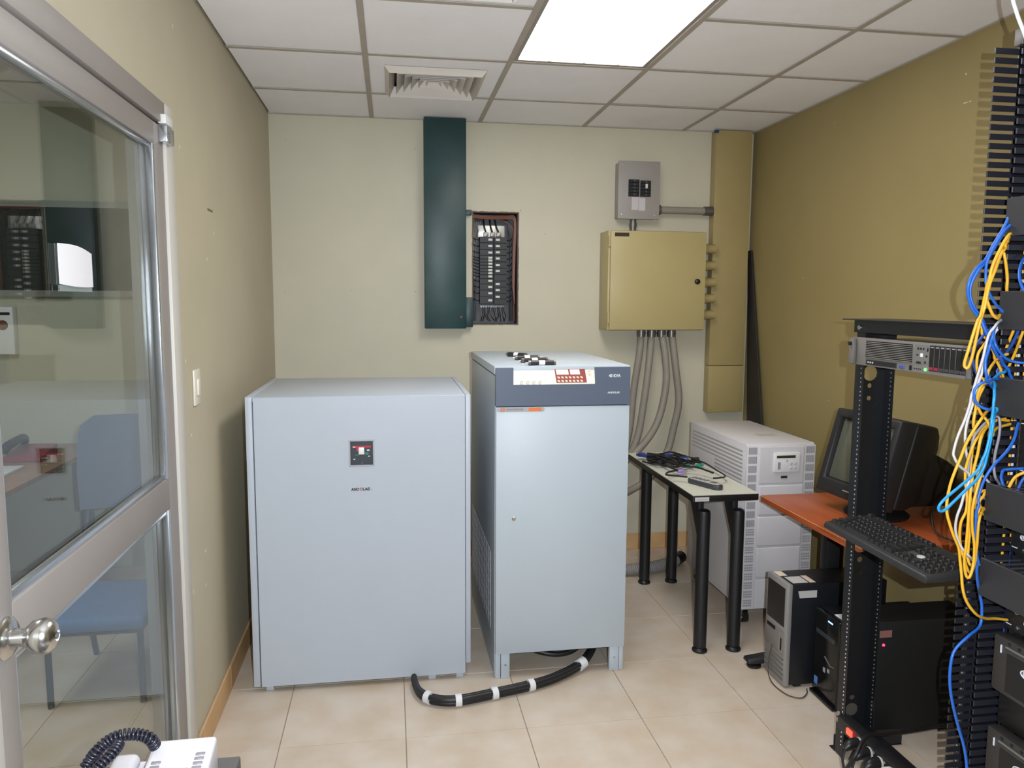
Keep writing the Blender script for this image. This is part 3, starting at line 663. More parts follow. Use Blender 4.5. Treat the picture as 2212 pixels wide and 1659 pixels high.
x, z = bxp(361, 222); part('white_switch', B().box(x-.007, x+.007, 4.380, 4.388, z-.013, z+.013), HND, t, .002)
(x0, z1), (x1, z0) = bxp(280,283), bxp(318,358); part('paper_label', B().box(x0, x1, 4.3988, 4.4, z0, z1), mat('label_pink_white', sr(200,192,194), .6), fc)
(x0, z1), (x1, z0) = bxp(322,287), bxp(357,362); part('paper_label', B().box(x0, x1, 4.3988, 4.4, z0, z1), mat('label_pink_white', sr(200,192,194)), fc)
# ------------------------------------------------------------------ ochre distribution box and trunking
OX0, OX1, OYF, OZ0, OZ1 = 1.186, 1.826, 4.293, 1.379, 1.953
t = thing('distribution_box', 'ochre yellow steel distribution box with black knob', 'distribution box', (1.5, 4.4, OZ0))
part('body', B().box(1.240, OX1, OYF+.020, YB-.001, OZ0, OZ1), OCHRE, t, .004)
dd = part('door', B().box(1.250, OX1+.002, OYF, OYF+.018, OZ0+.003, OZ1-.003), OCHRE, t, .004)
for z in (1.452, 1.890): part('hinge', B().cyl((1.244, OYF+.008, z-.03), (1.244, OYF+.008, z+.03), .007, 10), OCHRE, t, smooth=.8)
part('name_plate', B().box(1.272, 1.357, OYF-.0015, OYF+.001, 1.917, 1.938), mat('plate_dark', sr(58,48,34), .4), dd, .0005, 1)
part('knob', B().lathe([(0,-.016),(.010,-.015),(.0155,-.010),(.016,0)], (1.776, OYF, 1.664), 'Y', 18), BLACK, dd, smooth=.7, label='round black door knob')
for z in (1.860,1.761,1.663,1.566,1.469):
    part('nipple', B().cyl((OX1-.002, 4.385, z), (1.920, 4.385, z), .027, 14).cyl((1.850, 4.385, z), (1.872, 4.385, z), .031, 14), OCHRE2, t, smooth=.8)
t = thing('wall_trunking', 'ochre yellow vertical wall trunking in the right corner', 'trunking', (2.03, 4.455, .868))
part('trunk_cover', B().box(1.921, 2.150, 4.420, YB-.001, 1.158, H-.001), OCHRE2, t, .004)
part('lower_cover', B().box(1.921, 2.150, 4.419, YB-.001, .868, 1.156), OCHRE2, t, .004)
for (x, z) in ((1.94,.885),(2.13,.885),(1.94,1.76)): part('screw', B().lathe([(0,-.002),(.003,-.0015),(.003,.001)], (x, 4.419, z), 'Y', 8), mat('nail_hole_brown', sr(96,78,60)), t)
part('blue_tape_end', B().box(1.905, 1.93, 4.405, 4.4175, H-.020, H-.004), mat('tape_blue', sr(44,52,120), .5), t)
# conduits
t = thing('rigid_conduit', 'horizontal grey conduit from the small breaker box to the ochre trunking', 'conduit', (1.74, 4.44, 2.06))
part('pipe', B().cyl((1.568, 4.44, 2.088), (1.919, 4.44, 2.088), .022, 16), CONDU, t, smooth=.8)
for x0, x1 in ((1.567,1.592),(1.865,1.918)): part('coupling', B().cyl((x0, 4.44, 2.088), (x1, 4.44, 2.088), .0275, 16).cyl((x1-.008, 4.44, 2.088), (x1-.002, 4.44, 2.088), .030, 16), CONDM, t, smooth=.8)
t = thing('conduit_nipple', 'short conduit between the small breaker box and the ochre box', 'conduit', (1.425, 4.44, 1.955))
part('pipe', B().cyl((1.425, 4.44, 1.954), (1.425, 4.44, 2.033), .0195, 14), CONDM, t, smooth=.8)
part('coupling', B().cyl((1.425, 4.44, 1.985), (1.425, 4.44, 2.008), .023, 14), CONDM, t, smooth=.8)
def corrug(pts, r, k=10):
    sp = spline(pts, k); L = [0.0]
    for i in range(1, len(sp)): L.append(L[-1]+(sp[i]-sp[i-1]).length)
    n = int(L[-1]/.006); out = []; j = 0
    for q in range(n+1):
        s = L[-1]*q/n
        while j < len(L)-2 and L[j+1] < s: j += 1
        f = (s-L[j])/max(1e-9, L[j+1]-L[j]); out.append(sp[j].lerp(sp[j+1], f))
    return out, [r*(1.0 if q % 2 else .90) for q in range(n+1)]
CONDS = [
 ('flexible grey conduit leaving the ochre box furthest left', [(1.478,4.40,1.372),(1.472,4.40,1.25),(1.447,4.42,1.02),(1.42,4.43,.72),(1.33,4.43,.42),(1.12,4.38,.25),(.90,4.20,.20),(.78,3.98,.20),(.76,3.875,.20)]),
 ('flexible grey conduit second from left under the ochre box', [(1.540,4.39,1.372),(1.528,4.38,1.22),(1.497,4.37,.96),(1.45,4.37,.70),(1.33,4.36,.52),(1.10,4.30,.38),(.94,4.14,.34),(.86,3.97,.33),(.85,3.875,.33)]),
 ('flexible grey conduit third from left, bending left under the ochre box', [(1.597,4.38,1.372),(1.618,4.36,1.22),(1.624,4.35,1.05),(1.566,4.33,.82),(1.44,4.31,.66),(1.28,4.29,.56),(1.10,4.24,.50),(.96,4.12,.47),(.88,3.97,.46),(.87,3.875,.46)]),
 ('flexible grey conduit furthest right under the ochre box', [(1.660,4.38,1.372),(1.690,4.37,1.15),(1.715,4.37,.95),(1.690,4.38,.78),(1.655,4.38,.64),(1.56,4.36,.50),(1.42,4.33,.42),(1.26,4.22,.40),(1.10,4.10,.42),(.97,3.99,.42),(.93,3.875,.42)])]
for lab, pts in CONDS:
    t = thing('flexible_conduit', lab, 'conduit', pts[0], group='flexible conduits under the ochre box')
    cp, cr_ = corrug(pts, .0225); part('hose', B().tube(cp, cr_, 10), CONDU, t, smooth=.9)
    x, y, z = pts[0]; part('gland', B().cyl((x,y,z-.035), (x,y,z+.004), .0255, 14).cyl((x,y,z-.018), (x,y,z-.010), .0278, 14), CONDM, t, smooth=.8)
cp, cr_ = corrug([(1.05,4.06,.036),(1.297,4.03,.036),(1.45,4.05,.036),(1.60,4.12,.036),(1.69,4.20,.036)], .034)
t = thing('floor_conduit', 'fat grey flexible conduit lying on the floor behind the side table', 'conduit', (1.4, 4.05, 0))
part('hose', B().tube(cp, cr_, 12), mat('grey_floor_conduit', sr(140,136,132), .6), t, smooth=.9)
part('end_collar', B().tube([cp[-14], cp[-1]], .036, 12), BLACK, t, smooth=.9)
# black board leaning in the corner against the mustard wall
b = B().hexa([(2.155,3.99,.0012),(2.155,4.12,.0012),(2.170,4.12,.0012),(2.170,3.99,.0012)],[(2.173,4.345,1.85),(2.173,4.475,1.85),(2.188,4.475,1.85),(2.188,4.345,1.85)])
single('leaning_board', B().hexa([(2.150,3.995,.0012),(2.150,4.30,.0012),(2.162,4.30,.0012),(2.162,3.995,.0012)],[(2.174,4.435,1.86),(2.174,4.478,1.86),(2.186,4.478,1.86),(2.186,4.435,1.86)]), mat('leaning_board_black', sr(40,37,34), .6), 'black tapering board leaning in the corner beside the ochre trunking', 'board', bevel=.001)
# ------------------------------------------------------------------ narrow side table
TZ = .722
t = thing('side_table', 'narrow side table with pale top, black edge and round black legs', 'table', (1.42, 3.5, 0))
part('top', B().box(1.268, 1.566, 3.036, 3.955, TZ-.0015, TZ+.0008), mat('pale_laminate', sr(206,206,192), .4, var=.015, scale=30), t)
part('edge_band', B().box(1.266, 1.568, 3.034, 3.957, TZ-.030, TZ-.0016), BLACK, t, .003)
part('asset_sticker', B().box(1.276, 1.340, 3.0325, 3.0338, TZ-.026, TZ-.008), mat('sticker_grey', sr(196,194,192), .5), t)
part('asset_print', B().box(1.284, 1.330, 3.0318, 3.0325, TZ-.019, TZ-.0165), mat('print_grey', sr(150,150,158)), t)
for (x, y) in ((1.341,3.085),(1.496,3.077),(1.366,3.915),(1.520,3.912)):
    front = y < 3.5
    lg = part('leg', B().lathe([(0,.024),(.0285,.024),(.0285,.628),(.026,.640),(.018,.645),(0,.646)] if front else [(0,.024),(.0285,.024),(.0285,TZ-.031),(0,TZ-.031)], (x,y,0), 'Z', 20), BLACKM, t, smooth=.6)
    part('leveller', B().lathe([(0,.001),(.033,.001),(.034,.008),(.026,.020),(.018,.024),(0,.024)], (x,y,0), 'Z', 20), BLACK, lg, smooth=.7)
    if front: part('leg_bracket', B().prism([(y+.012,TZ-.031),(y+.13,TZ-.031),(y+.12,TZ-.045),(y+.025,.52),(y+.012,.52)], 'X', x-.020, x+.004), BLACKM, t, .002)
# heap of black video cables
VB = mat('video_cable_black', sr(20,20,22), .45)
def hm_(zx, zy, z): p = at(1340+zx/5.18, 960+zy/5.18, 'Z', z); return (p.x, p.y, z)
rv = random.Random(9)
t = thing('video_cable_heap', 'heap of black video cables with blue and green plugs on the side table', 'cables', hm_(600,200,TZ), group=None)
strands = [[(250,190),(330,210),(460,230),(620,250),(760,200),(880,170)],[(300,100),(430,110),(560,85),(700,120),(860,180),(900,210)],[(320,150),(440,160),(560,200),(700,240),(820,200),(760,140)],
 [(300,170),(420,190),(540,250),(640,290)],[(560,85),(650,110),(800,160),(950,210),(1080,290),(1175,355),(1100,375),(1040,378)],[(640,290),(540,310),(515,340),(620,350),(750,364)],[(700,250),(850,255),(960,290),(1040,320)],[(330,130),(420,140),(520,135)],[(520,150),(620,170),(720,160),(830,210)],[(340,190),(480,140),(640,150),(760,180),(870,150)]]
for k in range(16):
    x0_, y0_ = rv.uniform(290,420), rv.uniform(110,190); x1_, y1_ = rv.uniform(640,900), rv.uniform(140,250)
    mx_, my_ = (x0_+x1_)/2+rv.uniform(-60,60), (y0_+y1_)/2+rv.uniform(-45,40)
    strands.append([(x0_,y0_),(x0_+(mx_-x0_)*.5,(y0_+my_)/2+rv.uniform(-25,25)),(mx_,my_),(mx_+(x1_-mx_)*.55,(y1_+my_)/2+rv.uniform(-25,25)),(x1_,y1_)])
for i, st in enumerate(strands):
    zz = TZ+.0095+.0045*(i % 7)
    part('cable', B().tube(spline([hm_(x, y, zz+.004*math.sin(k*1.7+i)) for k, (x, y) in enumerate(st)], 5), .0046 if i != 4 else .0038, 6), VB, t, smooth=.9)
def plug(cx, cy, ang, col, L=.045, w=.018, nm='plug'):
    lift = .020 if col[0] == 'blue' else .010; p = hm_(cx, cy, TZ+lift+.008); q = B(); c, s = math.cos(ang), math.sin(ang)
    def R(x, y, z): return (p[0]+c*x-s*y, p[1]+s*x+c*y, TZ+lift+z)
    q.hexa([R(-L/2,-w*.7,0),R(L/2,-w,0),R(L/2,w,0),R(-L/2,w*.7,0)],[R(-L/2,-w*.6,.014),R(L/2,-w*.9,.018),R(L/2,w*.9,.018),R(-L/2,w*.6,.014)])
    o = part(nm, q, mat('plug_'+col[0], col[1], .4), t, .003)
    part('connector_shell', B().hexa([R(L/2,-w*.75,.003),R(L/2+.012,-w*.75,.003),R(L/2+.012,w*.75,.003),R(L/2,w*.75,.003)],[R(L/2,-w*.75,.013),R(L/2+.012,-w*.75,.013),R(L/2+.012,w*.75,.013),R(L/2,w*.75,.013)]), SCREW, o)
BL_, GR_, PU_ = ('blue', sr(36,56,128)), ('green', sr(30,140,112)), ('purple', sr(140,108,190))
plug(262,120,2.2,BL_,.05,.022,'blue_plug'); plug(525,125,.6,BL_,.045,.018,'blue_plug'); plug(710,160,-.3,BL_,.045,.018,'blue_plug')
plug(740,242,.2,GR_,.034,.009,'green_plug'); plug(880,232,.4,GR_,.034,.010,'green_plug'); plug(675,298,-.2,PU_,.034,.009,'purple_plug'); plug(490,180,.5,GR_,.03,.008,'green_plug')
# cordless phone / pointer on the table
p0, p1 = at(1490,1036,'Z',TZ+.012), at(1558,1054,'Z',TZ+.012); ang = math.atan2(p1.y-p0.y, p1.x-p0.x); L = (p1-p0).length
mid = (p0+p1)/2
t = thing('handheld_phone', 'silver and dark grey cordless handset lying on the side table', 'phone', (mid.x, mid.y, TZ+.001), ang, local=True)
def rr(L, w, n=5, r=.4):
    return [(L/2*sx*(1 if abs(sy) < 1 else 1), w/2*sy) for sx, sy in ((-1,-.55),(-.8,-1),(.75,-1),(1,-.5),(1,.5),(.75,1),(-.8,1),(-1,.55))]
part('body', B().prism(rr(L*1.0,.052), 'Z', .0005, .022), mat('handset_dark', sr(60,62,66), .4), t, .005)
part('face', B().prism(rr(L*.92,.042), 'Z', .022, .0265), mat('handset_silver', sr(176,174,172), .3), t, .002)
part('screen', B().box(L*.18, L*.36, -.013, .013, .0265, .0275), mat('handset_screen', sr(110,96,88), .25), t)
for i in range(4):
    for j in range(3): part('key', B().box(-L*.38+i*L*.13, -L*.38+i*L*.13+.011, -.017+j*.0125, -.008+j*.0125, .0265, .0285), mat('handset_key', sr(96,98,102), .4), t, .001, 1)
# ------------------------------------------------------------------ server room UPS on castors
QX0, QX1, QYF, QYK, QZ0, QZ1 = 1.638, 1.984, 3.300, 3.985, .082, .885
t = thing('floor_ups', 'white floor standing UPS with small display between the side table and mustard wall', 'ups', ((QX0+QX1)/2, (QYF+QYK)/2, 0))
QM = mat('lilac_white_enamel', sr(206,203,206), .45, bump=.1, bscale=500)
part('case', B().box(QX0, QX1, QYF+.014, QYK, QZ0, QZ1), QM, t, .004)
VG = mat('vent_slot_grey', sr(128,126,132), .7); SLV = mat('side_louvre_grey', sr(168,164,164), .7)
lm = B().box(-.0010, .0005, -.155, .155, -.0045, .0045).mesh('side_louvre', .0008, 1)
for j in range(11):
    z = .865-.022-.0195*j
    p = inst('side_louvre', lm, SLV, t, (QX0, 3.80 if j < 5 else 3.50, z if j < 5 else z+.0195*1))
    if j < 5: inst('side_louvre', lm, SLV, t, (QX0, 3.50, z))
fp = part('front_panel', B().box(QX0, QX1, QYF, QYF+.0135, QZ0, QZ1-.008), QM, t, .003)
# softly bulging centre column, one cushion per section
cx0, cx1 = QX0+.060, QX1-.062
secs = [(.695,.874),(.545,.690),(.395,.540),(.240,.390),(QZ0+.004,.235)]
for z0, z1 in secs:
    part('front_cushion', B().box(cx0, cx1, QYF-(.008 if z0 > .69 else .013), QYF-.0005, z0+.001, z1-.001), QM, fp, .0065, 4, smooth=1.0)
vm = B().box(-.0016, .0016, -.0008, .0004, -.0165, .0165).mesh('vent_slot')
for gx0 in (QX0+.008, QX1-.048):
    for r_ in range(18):
        z = QZ1-.032-r_*.0435
        if z < .10: continue
        bb = B()
        for k in range(9):
            if r_ < 9: bb.box(gx0+k*.0048, gx0+k*.0048+.0026, QYF-.0008, QYF+.0004, z-.0165, z+.0165)
            else:
                for q in range(3): bb.box(gx0+k*.0048, gx0+k*.0048+.0024, QYF-.0008, QYF+.0004, z-.015+q*.012, z-.007+q*.012)
        part('vent_slots', bb, VG, fp, kind='stuff')
dsp = part('display_bezel', B().box(1.766, 1.896, QYF-.018, QYF-.0075, .752, .846), mat('display_bezel_white', sr(226,224,226), .4), fp, .004)
part('lcd', B().box(1.778, 1.872, QYF-.0192, QYF-.0175, .820, .832), mat('lcd_olive', sr(58,62,44), .25), dsp)
for i in range(2):
    for j in range(2): part('button', B().lathe([(0,-.0025),(.0065,-.002),(.0075,0)], (1.852+i*.022, QYF-.018, .770+j*.022), 'Y', 14), mat('button_grey', sr(186,184,188), .4), dsp, smooth=.7)
part('led_legend', B().box(1.784, 1.798, QYF-.0190, QYF-.018, .766, .800).box(1.826,1.834,QYF-.0190,QYF-.018,.803,.809), mat('legend_grey', sr(150,148,150), .5), dsp)
part('maker_plate', B().box(1.806, 1.838, QYF-.0135, QYF-.0095, .722, .733), mat('plate_dark', sr(58,48,34)), fp, .001, 1)
part('top_sticker', B().box(1.80, 1.90, 3.50, 3.56, QZ1, QZ1+.0006), mat('top_label', sr(190,182,170), .6), t)
for (x, y) in ((QX0+.04,QYF+.05),(QX1-.04,QYF+.05),(QX0+.04,QYK-.06),(QX1-.04,QYK-.06)):
    cs = part('castor', B().cyl((x-.012,y,.030), (x+.012,y,.030), .029, 16), BLACK, t, smooth=.7)
    part('castor_fork', B().box(x-.018,x-.014,y-.012,y+.012,.03,QZ0).box(x+.014,x+.018,y-.012,y+.012,.03,QZ0).box(x-.018,x+.018,y-.016,y+.016,QZ0-.008,QZ0-.0005), SCREW, cs)
part('levelling_bolt', B().cyl((QX0+.012,QYF+.03,.012),(QX0+.012,QYF+.03,QZ0),.005,8).cyl((QX0+.012,QYF+.03,.030),(QX0+.012,QYF+.03,.040),.010,8), SCREW, t)
# ------------------------------------------------------------------ cherry desk along the mustard wall
KX0, KX1, KY0, KY1, KZ = 1.574, 2.178, 2.302, 3.030, .716
CH = mat('cherry_laminate', sr(158,74,40), .35, scale=3.5, col2=sr(176,90,50), stretch=(14,1.2,1), detail=6)
t = thing('wooden_desk', 'cherry coloured wooden desk along the mustard wall', 'desk', ((KX0+KX1)/2, (KY0+KY1)/2, 0))
part('top', B().box(KX0, KX1, KY0, KY1, KZ-.028, KZ), CH, t, .003)
part('edge_strip', B().box(KX0-.001, KX0+.002, KY0+.004, KY1-.004, KZ-.0045, KZ-.002), mat('worn_edge', sr(206,150,90), .6), t)
for y in (2.93, 2.45):
    part('column', B().box(1.82, 1.90, y-.025, y+.025, .05, KZ-.0285), BLACKM, t, .004) if y > 2.5 else part('column', B().box(2.105, 2.150, y-.02, y+.02, .002, KZ-.0285), BLACKM, t, .004)
ft = part('foot_beam', B().hexa([(1.478,2.885,.022),(1.70,2.885,.022),(1.70,2.945,.022),(1.478,2.945,.022)],[(1.478,2.893,.040),(1.70,2.893,.066),(1.70,2.937,.066),(1.478,2.937,.040)]).box(1.70,2.12,2.885,2.945,.022,.066), BLACKM, t, .004)
for x in (1.515, 2.08): part('leveller', B().lathe([(0,.001),(.030,.001),(.030,.010),(.014,.020),(0,.021)], (x,2.915,0), 'Z', 16), BLACK, ft, smooth=.7)
# ------------------------------------------------------------------ CRT monitor on the desk
CRT = mat('monitor_charcoal', sr(34,33,34), .5, bump=.1, bscale=300); CRTB = mat('monitor_back_black', sr(18,17,17), .55)
t = thing('crt_monitor', 'bulky black CRT monitor on the cherry desk behind the rack post', 'monitor', (1.90, 2.68, KZ), math.radians(4), local=True)
# local: x depth (front at -x), y width, tilted back by 17 degrees
tl = math.radians(15)
def MT(x, y, z):  # tilt about the front bottom edge, which sits 0.075 above the desk
    return (-.17+x*math.cos(tl)+z*math.sin(tl), y, .070-x*math.sin(tl)*.55+z*math.cos(tl))
W2, HH = .185, .345
def loop(x, hw, z0, z1, r=.02):
    return [MT(x,-hw,z0),MT(x,hw,z0),MT(x,hw,z1),MT(x,-hw,z1)]
b = B()
def tube_of(loops):
    vs = [p for l in loops for p in l]; fs = [(3,2,1,0)]
    for i in range(len(loops)-1):
        for k in range(4): fs.append((i*4+k, i*4+(k+1)%4, (i+1)*4+(k+1)%4, (i+1)*4+k))
    n = len(loops); fs.append(tuple((n-1)*4+k for k in range(4)))
    return vs, fs
# bezel ring round the tube face
def ringx(x0, x1, o, i_):
    (ow, oz0, oz1), (iw, iz0, iz1) = o, i_
    A = [MT(x0,-ow,oz0),MT(x0,ow,oz0),MT(x0,ow,oz1),MT(x0,-ow,oz1)]; Bq = [MT(x0,-iw,iz0),MT(x0,iw,iz0),MT(x0,iw,iz1),MT(x0,-iw,iz1)]
    Cq = [MT(x1,-ow,oz0),MT(x1,ow,oz0),MT(x1,ow,oz1),MT(x1,-ow,oz1)]; D = [MT(x1,-iw,iz0),MT(x1,iw,iz0),MT(x1,iw,iz1),MT(x1,-iw,iz1)]
    fs = []
    for k in range(4):
        j = (k+1)%4; fs += [(k,j,4+j,4+k),(8+k,12+k,12+j,8+j),(k,8+k,8+j,j),(4+k,4+j,12+j,12+k)]
    return A+Bq+Cq+D, fs
part('bezel', B().add(*ringx(0, .075, (W2,0,HH), (W2-.033,.060,HH-.034))), CRT, t, .008, 2)
part('screen', B().add(*tube_of([loop(.020,W2-.032,.059,HH-.033), loop(.060,W2-.034,.062,HH-.036)])), mat('crt_glass', sr(86,88,76), .12), t, .01, 2)
part('housing', B().add(*tube_of([loop(.0755,W2-.004,.006,HH-.004), loop(.14,W2-.012,.012,HH-.004), loop(.21,W2-.045,.03,HH-.010), loop(.255,W2-.075,.04,HH-.04), loop(.285,W2-.095,.05,HH-.09)])), CRTB, t, .012, 3)
part('rear_neck', B().add(*tube_of([loop(.20,W2-.050,.022,HH-.10), loop(.33,W2-.075,.03,HH-.135), loop(.40,W2-.085,.035,HH-.165)])), CRTB, t, .008, 2)
part('power_button', B().cyl(MT(-.003,-.12,.03), MT(.004,-.12,.03), .009, 12), mat('button_dark', sr(60,58,58), .4), t)
part('maker_mark', B().hexa([MT(-.001,-.02,.030),MT(-.001,.02,.030),MT(.001,.02,.030),MT(.001,-.02,.030)],[MT(-.001,-.02,.034),MT(-.001,.02,.034),MT(.001,.02,.034),MT(.001,-.02,.034)]), mat('legend_grey', sr(150,148,150)), t)
part('swivel_base', B().lathe([(0,.001),(.115,.001),(.12,.010),(.105,.022),(.06,.034),(.055,.062),(0,.066)], (-.02,0,0), 'Z', 28), CRTB, t, smooth=.7)
single('monitor_lead', B().tube(spline([(2.00,2.50,.80),(1.93,2.43,.79),(1.90,2.37,.74),(1.93,2.31,.7225),(1.99,2.27,.7225)]), .0035, 6), VB, 'thin black lead hanging from the CRT monitor onto the desk', 'cable', smooth=.9)
single('desk_lead', B().tube(spline([(1.70,2.44,.7205),(1.66,2.48,.7205),(1.62,2.52,.7205),(1.585,2.50,.7205)]), .0035, 6), VB, 'thin black lead lying across the front edge of the cherry desk', 'cable', smooth=.9)
# ------------------------------------------------------------------ computer towers on the floor
TB = mat('tower_black_paint', sr(20,22,28), .4, bump=.05, bscale=300); TS = mat('tower_silver', sr(160,158,156), .38, metal=.35)
t = thing('computer_tower', 'computer tower with silver front and stickers on top, below the cherry desk', 'computer', (1.76, 2.80, 0))
ax0, ay0, ay1, az = 1.542, 2.714, 2.884, .432
part('case', B().box(ax0+.024, 1.975, ay0+.003, ay1-.003, .012, az-.002), TB, t, .003)
fr = part('front_bezel', B().box(ax0, ax0+.0235, ay0, ay1, .008, az), TS, t, .006, 2, label='silver front bezel')
part('drive_door', B().box(ax0-.002, ax0+.002, ay0+.018, ay1-.014, .250, az-.022), mat('drive_door_dark', sr(36,34,36), .3), fr, .001, 1)
part('lower_panel', B().box(ax0-.003, ax0+.002, ay0+.008, ay1-.008, .130, .236), mat('tower_panel_grey', sr(140,136,132), .4, metal=.3), fr, .003)
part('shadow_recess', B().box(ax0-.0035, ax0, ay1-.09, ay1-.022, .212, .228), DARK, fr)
part('port_slot', B().box(ax0-.0042, ax0-.002, ay0+.026, ay0+.036, .150, .200), DARK, fr)
part('port_frame', B().frame('X', ax0-.0046, ax0-.003, ay0+.020, ay0+.046, .142, .216, .003), TS, fr)
for k in range(5):
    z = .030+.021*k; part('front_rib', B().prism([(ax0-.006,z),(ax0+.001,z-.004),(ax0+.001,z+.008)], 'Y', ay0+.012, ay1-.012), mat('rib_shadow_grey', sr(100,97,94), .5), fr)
part('foot', B().box(ax0+.05,ax0+.08,ay0+.01,ay1-.01,.0005,.0125), BLACK, t); part('foot', B().box(1.90,1.93,ay0+.01,ay1-.01,.0005,.0125), BLACK, t)
part('top_sticker', B().box(1.556,1.596,2.82,2.872,az-.002,az-.0008), mat('sticker_cream', sr(226,210,190), .6), t)
part('top_sticker', B().box(1.575,1.640,2.735,2.805,az-.002,az-.0008), mat('sticker_grey', sr(196,194,192)), t)
part('top_sticker', B().box(1.648,1.672,2.735,2.810,az-.002,az-.0008), mat('sticker_cream', sr(226,210,190)), t)
part('asset_tag', B().hexa([(1.595,ay0+.0010,.375),(1.668,ay0+.0010,.375),(1.668,ay0+.003,.375),(1.595,ay0+.003,.375)],[(1.588,ay0-.001,.404),(1.668,ay0+.0010,.404),(1.668,ay0+.003,.404),(1.588,ay0+.003,.404)]), mat('sticker_grey', sr(196,194,192)), t)
b = B().tube(spline([(1.531,2.80,.15),(1.526,2.81,.08),(1.522,2.80,.02),(1.515,2.74,.006),(1.53,2.66,.005),(1.57,2.63,.005),(1.612,2.66,.005),(1.63,2.692,.006)]), .0024, 6)
single('tower_cord', b, mat('thin_cord_grey', sr(74,68,60), .6), 'thin grey cord on the floor in front of the silver computer tower', 'cable', smooth=.9)
t = thing('computer_tower', 'black computer tower with a blue power light beside the rack post', 'computer', (1.83, 2.60, 0))
ax0, ay0, ay1, az = 1.648, 2.520, 2.690, .352
GBK = mat('gloss_black', sr(16,16,18), .16)
part('case', B().box(ax0+.026, 2.05, ay0+.003, ay1-.003, .012, az-.002), TB, t, .003)
fr = part('front_bezel', B().box(ax0, ax0+.0255, ay0, ay1, .004, az), GBK, t, .010, 3)
part('power_light', B().box(ax0-.0015, ax0+.001, ay0+.045, ay0+.075, az-.026, az-.021), mat('blue_led', sr(70,110,240), .3, emit=(.12,.28,1.0), estr=7), fr)
part('drive_tray', B().box(ax0-.003, ax0+.001, ay0+.025, ay1-.020, .255, .272), mat('drive_tray_grey', sr(52,56,60), .25), fr, .001, 1)
part('chrome_trim', B().prism([(ay0+.02,.165),(ay0+.05,.158),(ay0+.09,.178),(ay0+.09,.181),(ay0+.05,.162),(ay0+.02,.168)], 'X', ax0-.002, ax0), STEEL, fr)
part('maker_mark', B().box(ax0-.0015, ax0, ay0+.052, ay0+.066, .128, .142), mat('legend_grey', sr(150,148,150)), fr)
part('maker_mark', B().box(ax0-.0015, ax0, ay0+.080, ay0+.094, .118, .136), mat('legend_grey', sr(150,148,150)), fr)
part('blue_sticker', B().box(ax0-.0015, ax0, ay1-.040, ay1-.018, .045, .075), mat('sticker_blue', sr(90,130,190), .3), fr)
part('lower_skirt', B().box(ax0-.012, ax0+.02, ay0+.004, ay1-.004, .0008, .016), GBK, t, .003)
part('top_paper', B().box(1.675, 1.715, 2.545, 2.60, az-.002, az), PAPER, t)
t = thing('black_ups', 'large matte black box with a red light behind the rack post', 'ups', (1.85, 2.40, 0))
UB = mat('ups_matte_black', sr(14,14,14), .7)
part('case', B().box(1.665, 2.075, 2.345, 2.495, .008, .430), UB, t, .006)
part('front_bezel', B().box(1.650, 1.6645, 2.342, 2.498, .010, .434), mat('bezel_dark_grey', sr(48,46,44), .4), t, .003)
part('bezel_edge', B().box(1.6475, 1.6535, 2.486, 2.4985, .012, .434), mat('bezel_edge_grey', sr(140,134,126), .4), t, .001, 1)
part('power_light', B().lathe([(0,-.004),(.004,-.003),(.005,0)], (1.705, 2.345, .345), 'Y', 12), mat('red_led', sr(200,20,40), .3, emit=(1.0,.03,.10), estr=5), t)
part('warning_label', B().box(1.688, 1.735, 2.3442, 2.3449, .372, .398), mat('label_red_white', sr(150,104,96), .6), t)
for x in (1.70, 2.03): part('foot', B().box(x-.02,x+.02,2.36,2.48,.0005,.0085), BLACK, t)
# ------------------------------------------------------------------ low two-post rack (front faces -X)
RX = 1.500
t = thing('equipment_rack', 'low black two-post equipment rack carrying the silver server', 'rack', (1.55, 2.03, 0))
RZ = 1.455
def post(yw, s, fl=.046):
    """C-channel: web at yw, flanges reaching s*0.046 into the opening"""
    b = B(); y2 = yw+s*fl
    b.box(RX, RX+.003, min(yw,y2), max(yw,y2), .004, RZ); b.box(RX+.107, RX+.110, min(yw,y2), max(yw,y2), .004, RZ)
    # web pierced by round holes: strips with octagonal openings
    w0, w1 = min(yw, yw-s*.003), max(yw, yw-s*.003); xc = RX+.055
    holes = [(at(u, v, 'Y', 2.286).z, r) for u, v, r in ((1884,806,.026),(1878,833,.008),(1877,860,.008),(1857,1178,.026),(1853,1209,.010),(1853,1235,.010),(1842,1506,.009),(1832,1533,.024))]
    zs = [RZ]+[q for z, r in holes for q in (z+r, z-r)]+[.004]
    for k in range(0, len(zs), 2): b.box(RX+.003, RX+.107, w0, w1, zs[k+1], zs[k])
    for z, r in holes:
        ca = math.atan2(r, .052); ang = sorted([2*math.pi*k/16 for k in range(16)]+[ca, math.pi-ca, math.pi+ca, 2*math.pi-ca]); n = len(ang)
        hp = [(xc+r*.98*math.cos(a), z+r*.98*math.sin(a)) for a in ang]; op = []
        for a in ang:
            c, q = math.cos(a), math.sin(a); k_ = min(.052/max(1e-9,abs(c)), r/max(1e-9,abs(q))); op.append((xc+c*k_, z+q*k_))
        vs = [(x,w0,zz) for x,zz in op]+[(x,w0,zz) for x,zz in hp]+[(x,w1,zz) for x,zz in op]+[(x,w1,zz) for x,zz in hp]; fs = []
        for k in range(n):
            j = (k+1)%n; fs += [(k,j,n+j,n+k),(2*n+k,3*n+k,3*n+j,2*n+j),(n+k,n+j,3*n+j,3*n+k)]
        b.add(vs, fs)
    return b
far = part('post', post(2.286, -1), RACKB, t); near = part('post', post(1.726, 1, .020), RACKB, t)
hm2 = B().lathe([(0,-.0012),(.0030,-.0012),(.0034,0)], (0,0,0), 'X', 8).mesh('tapped_hole')
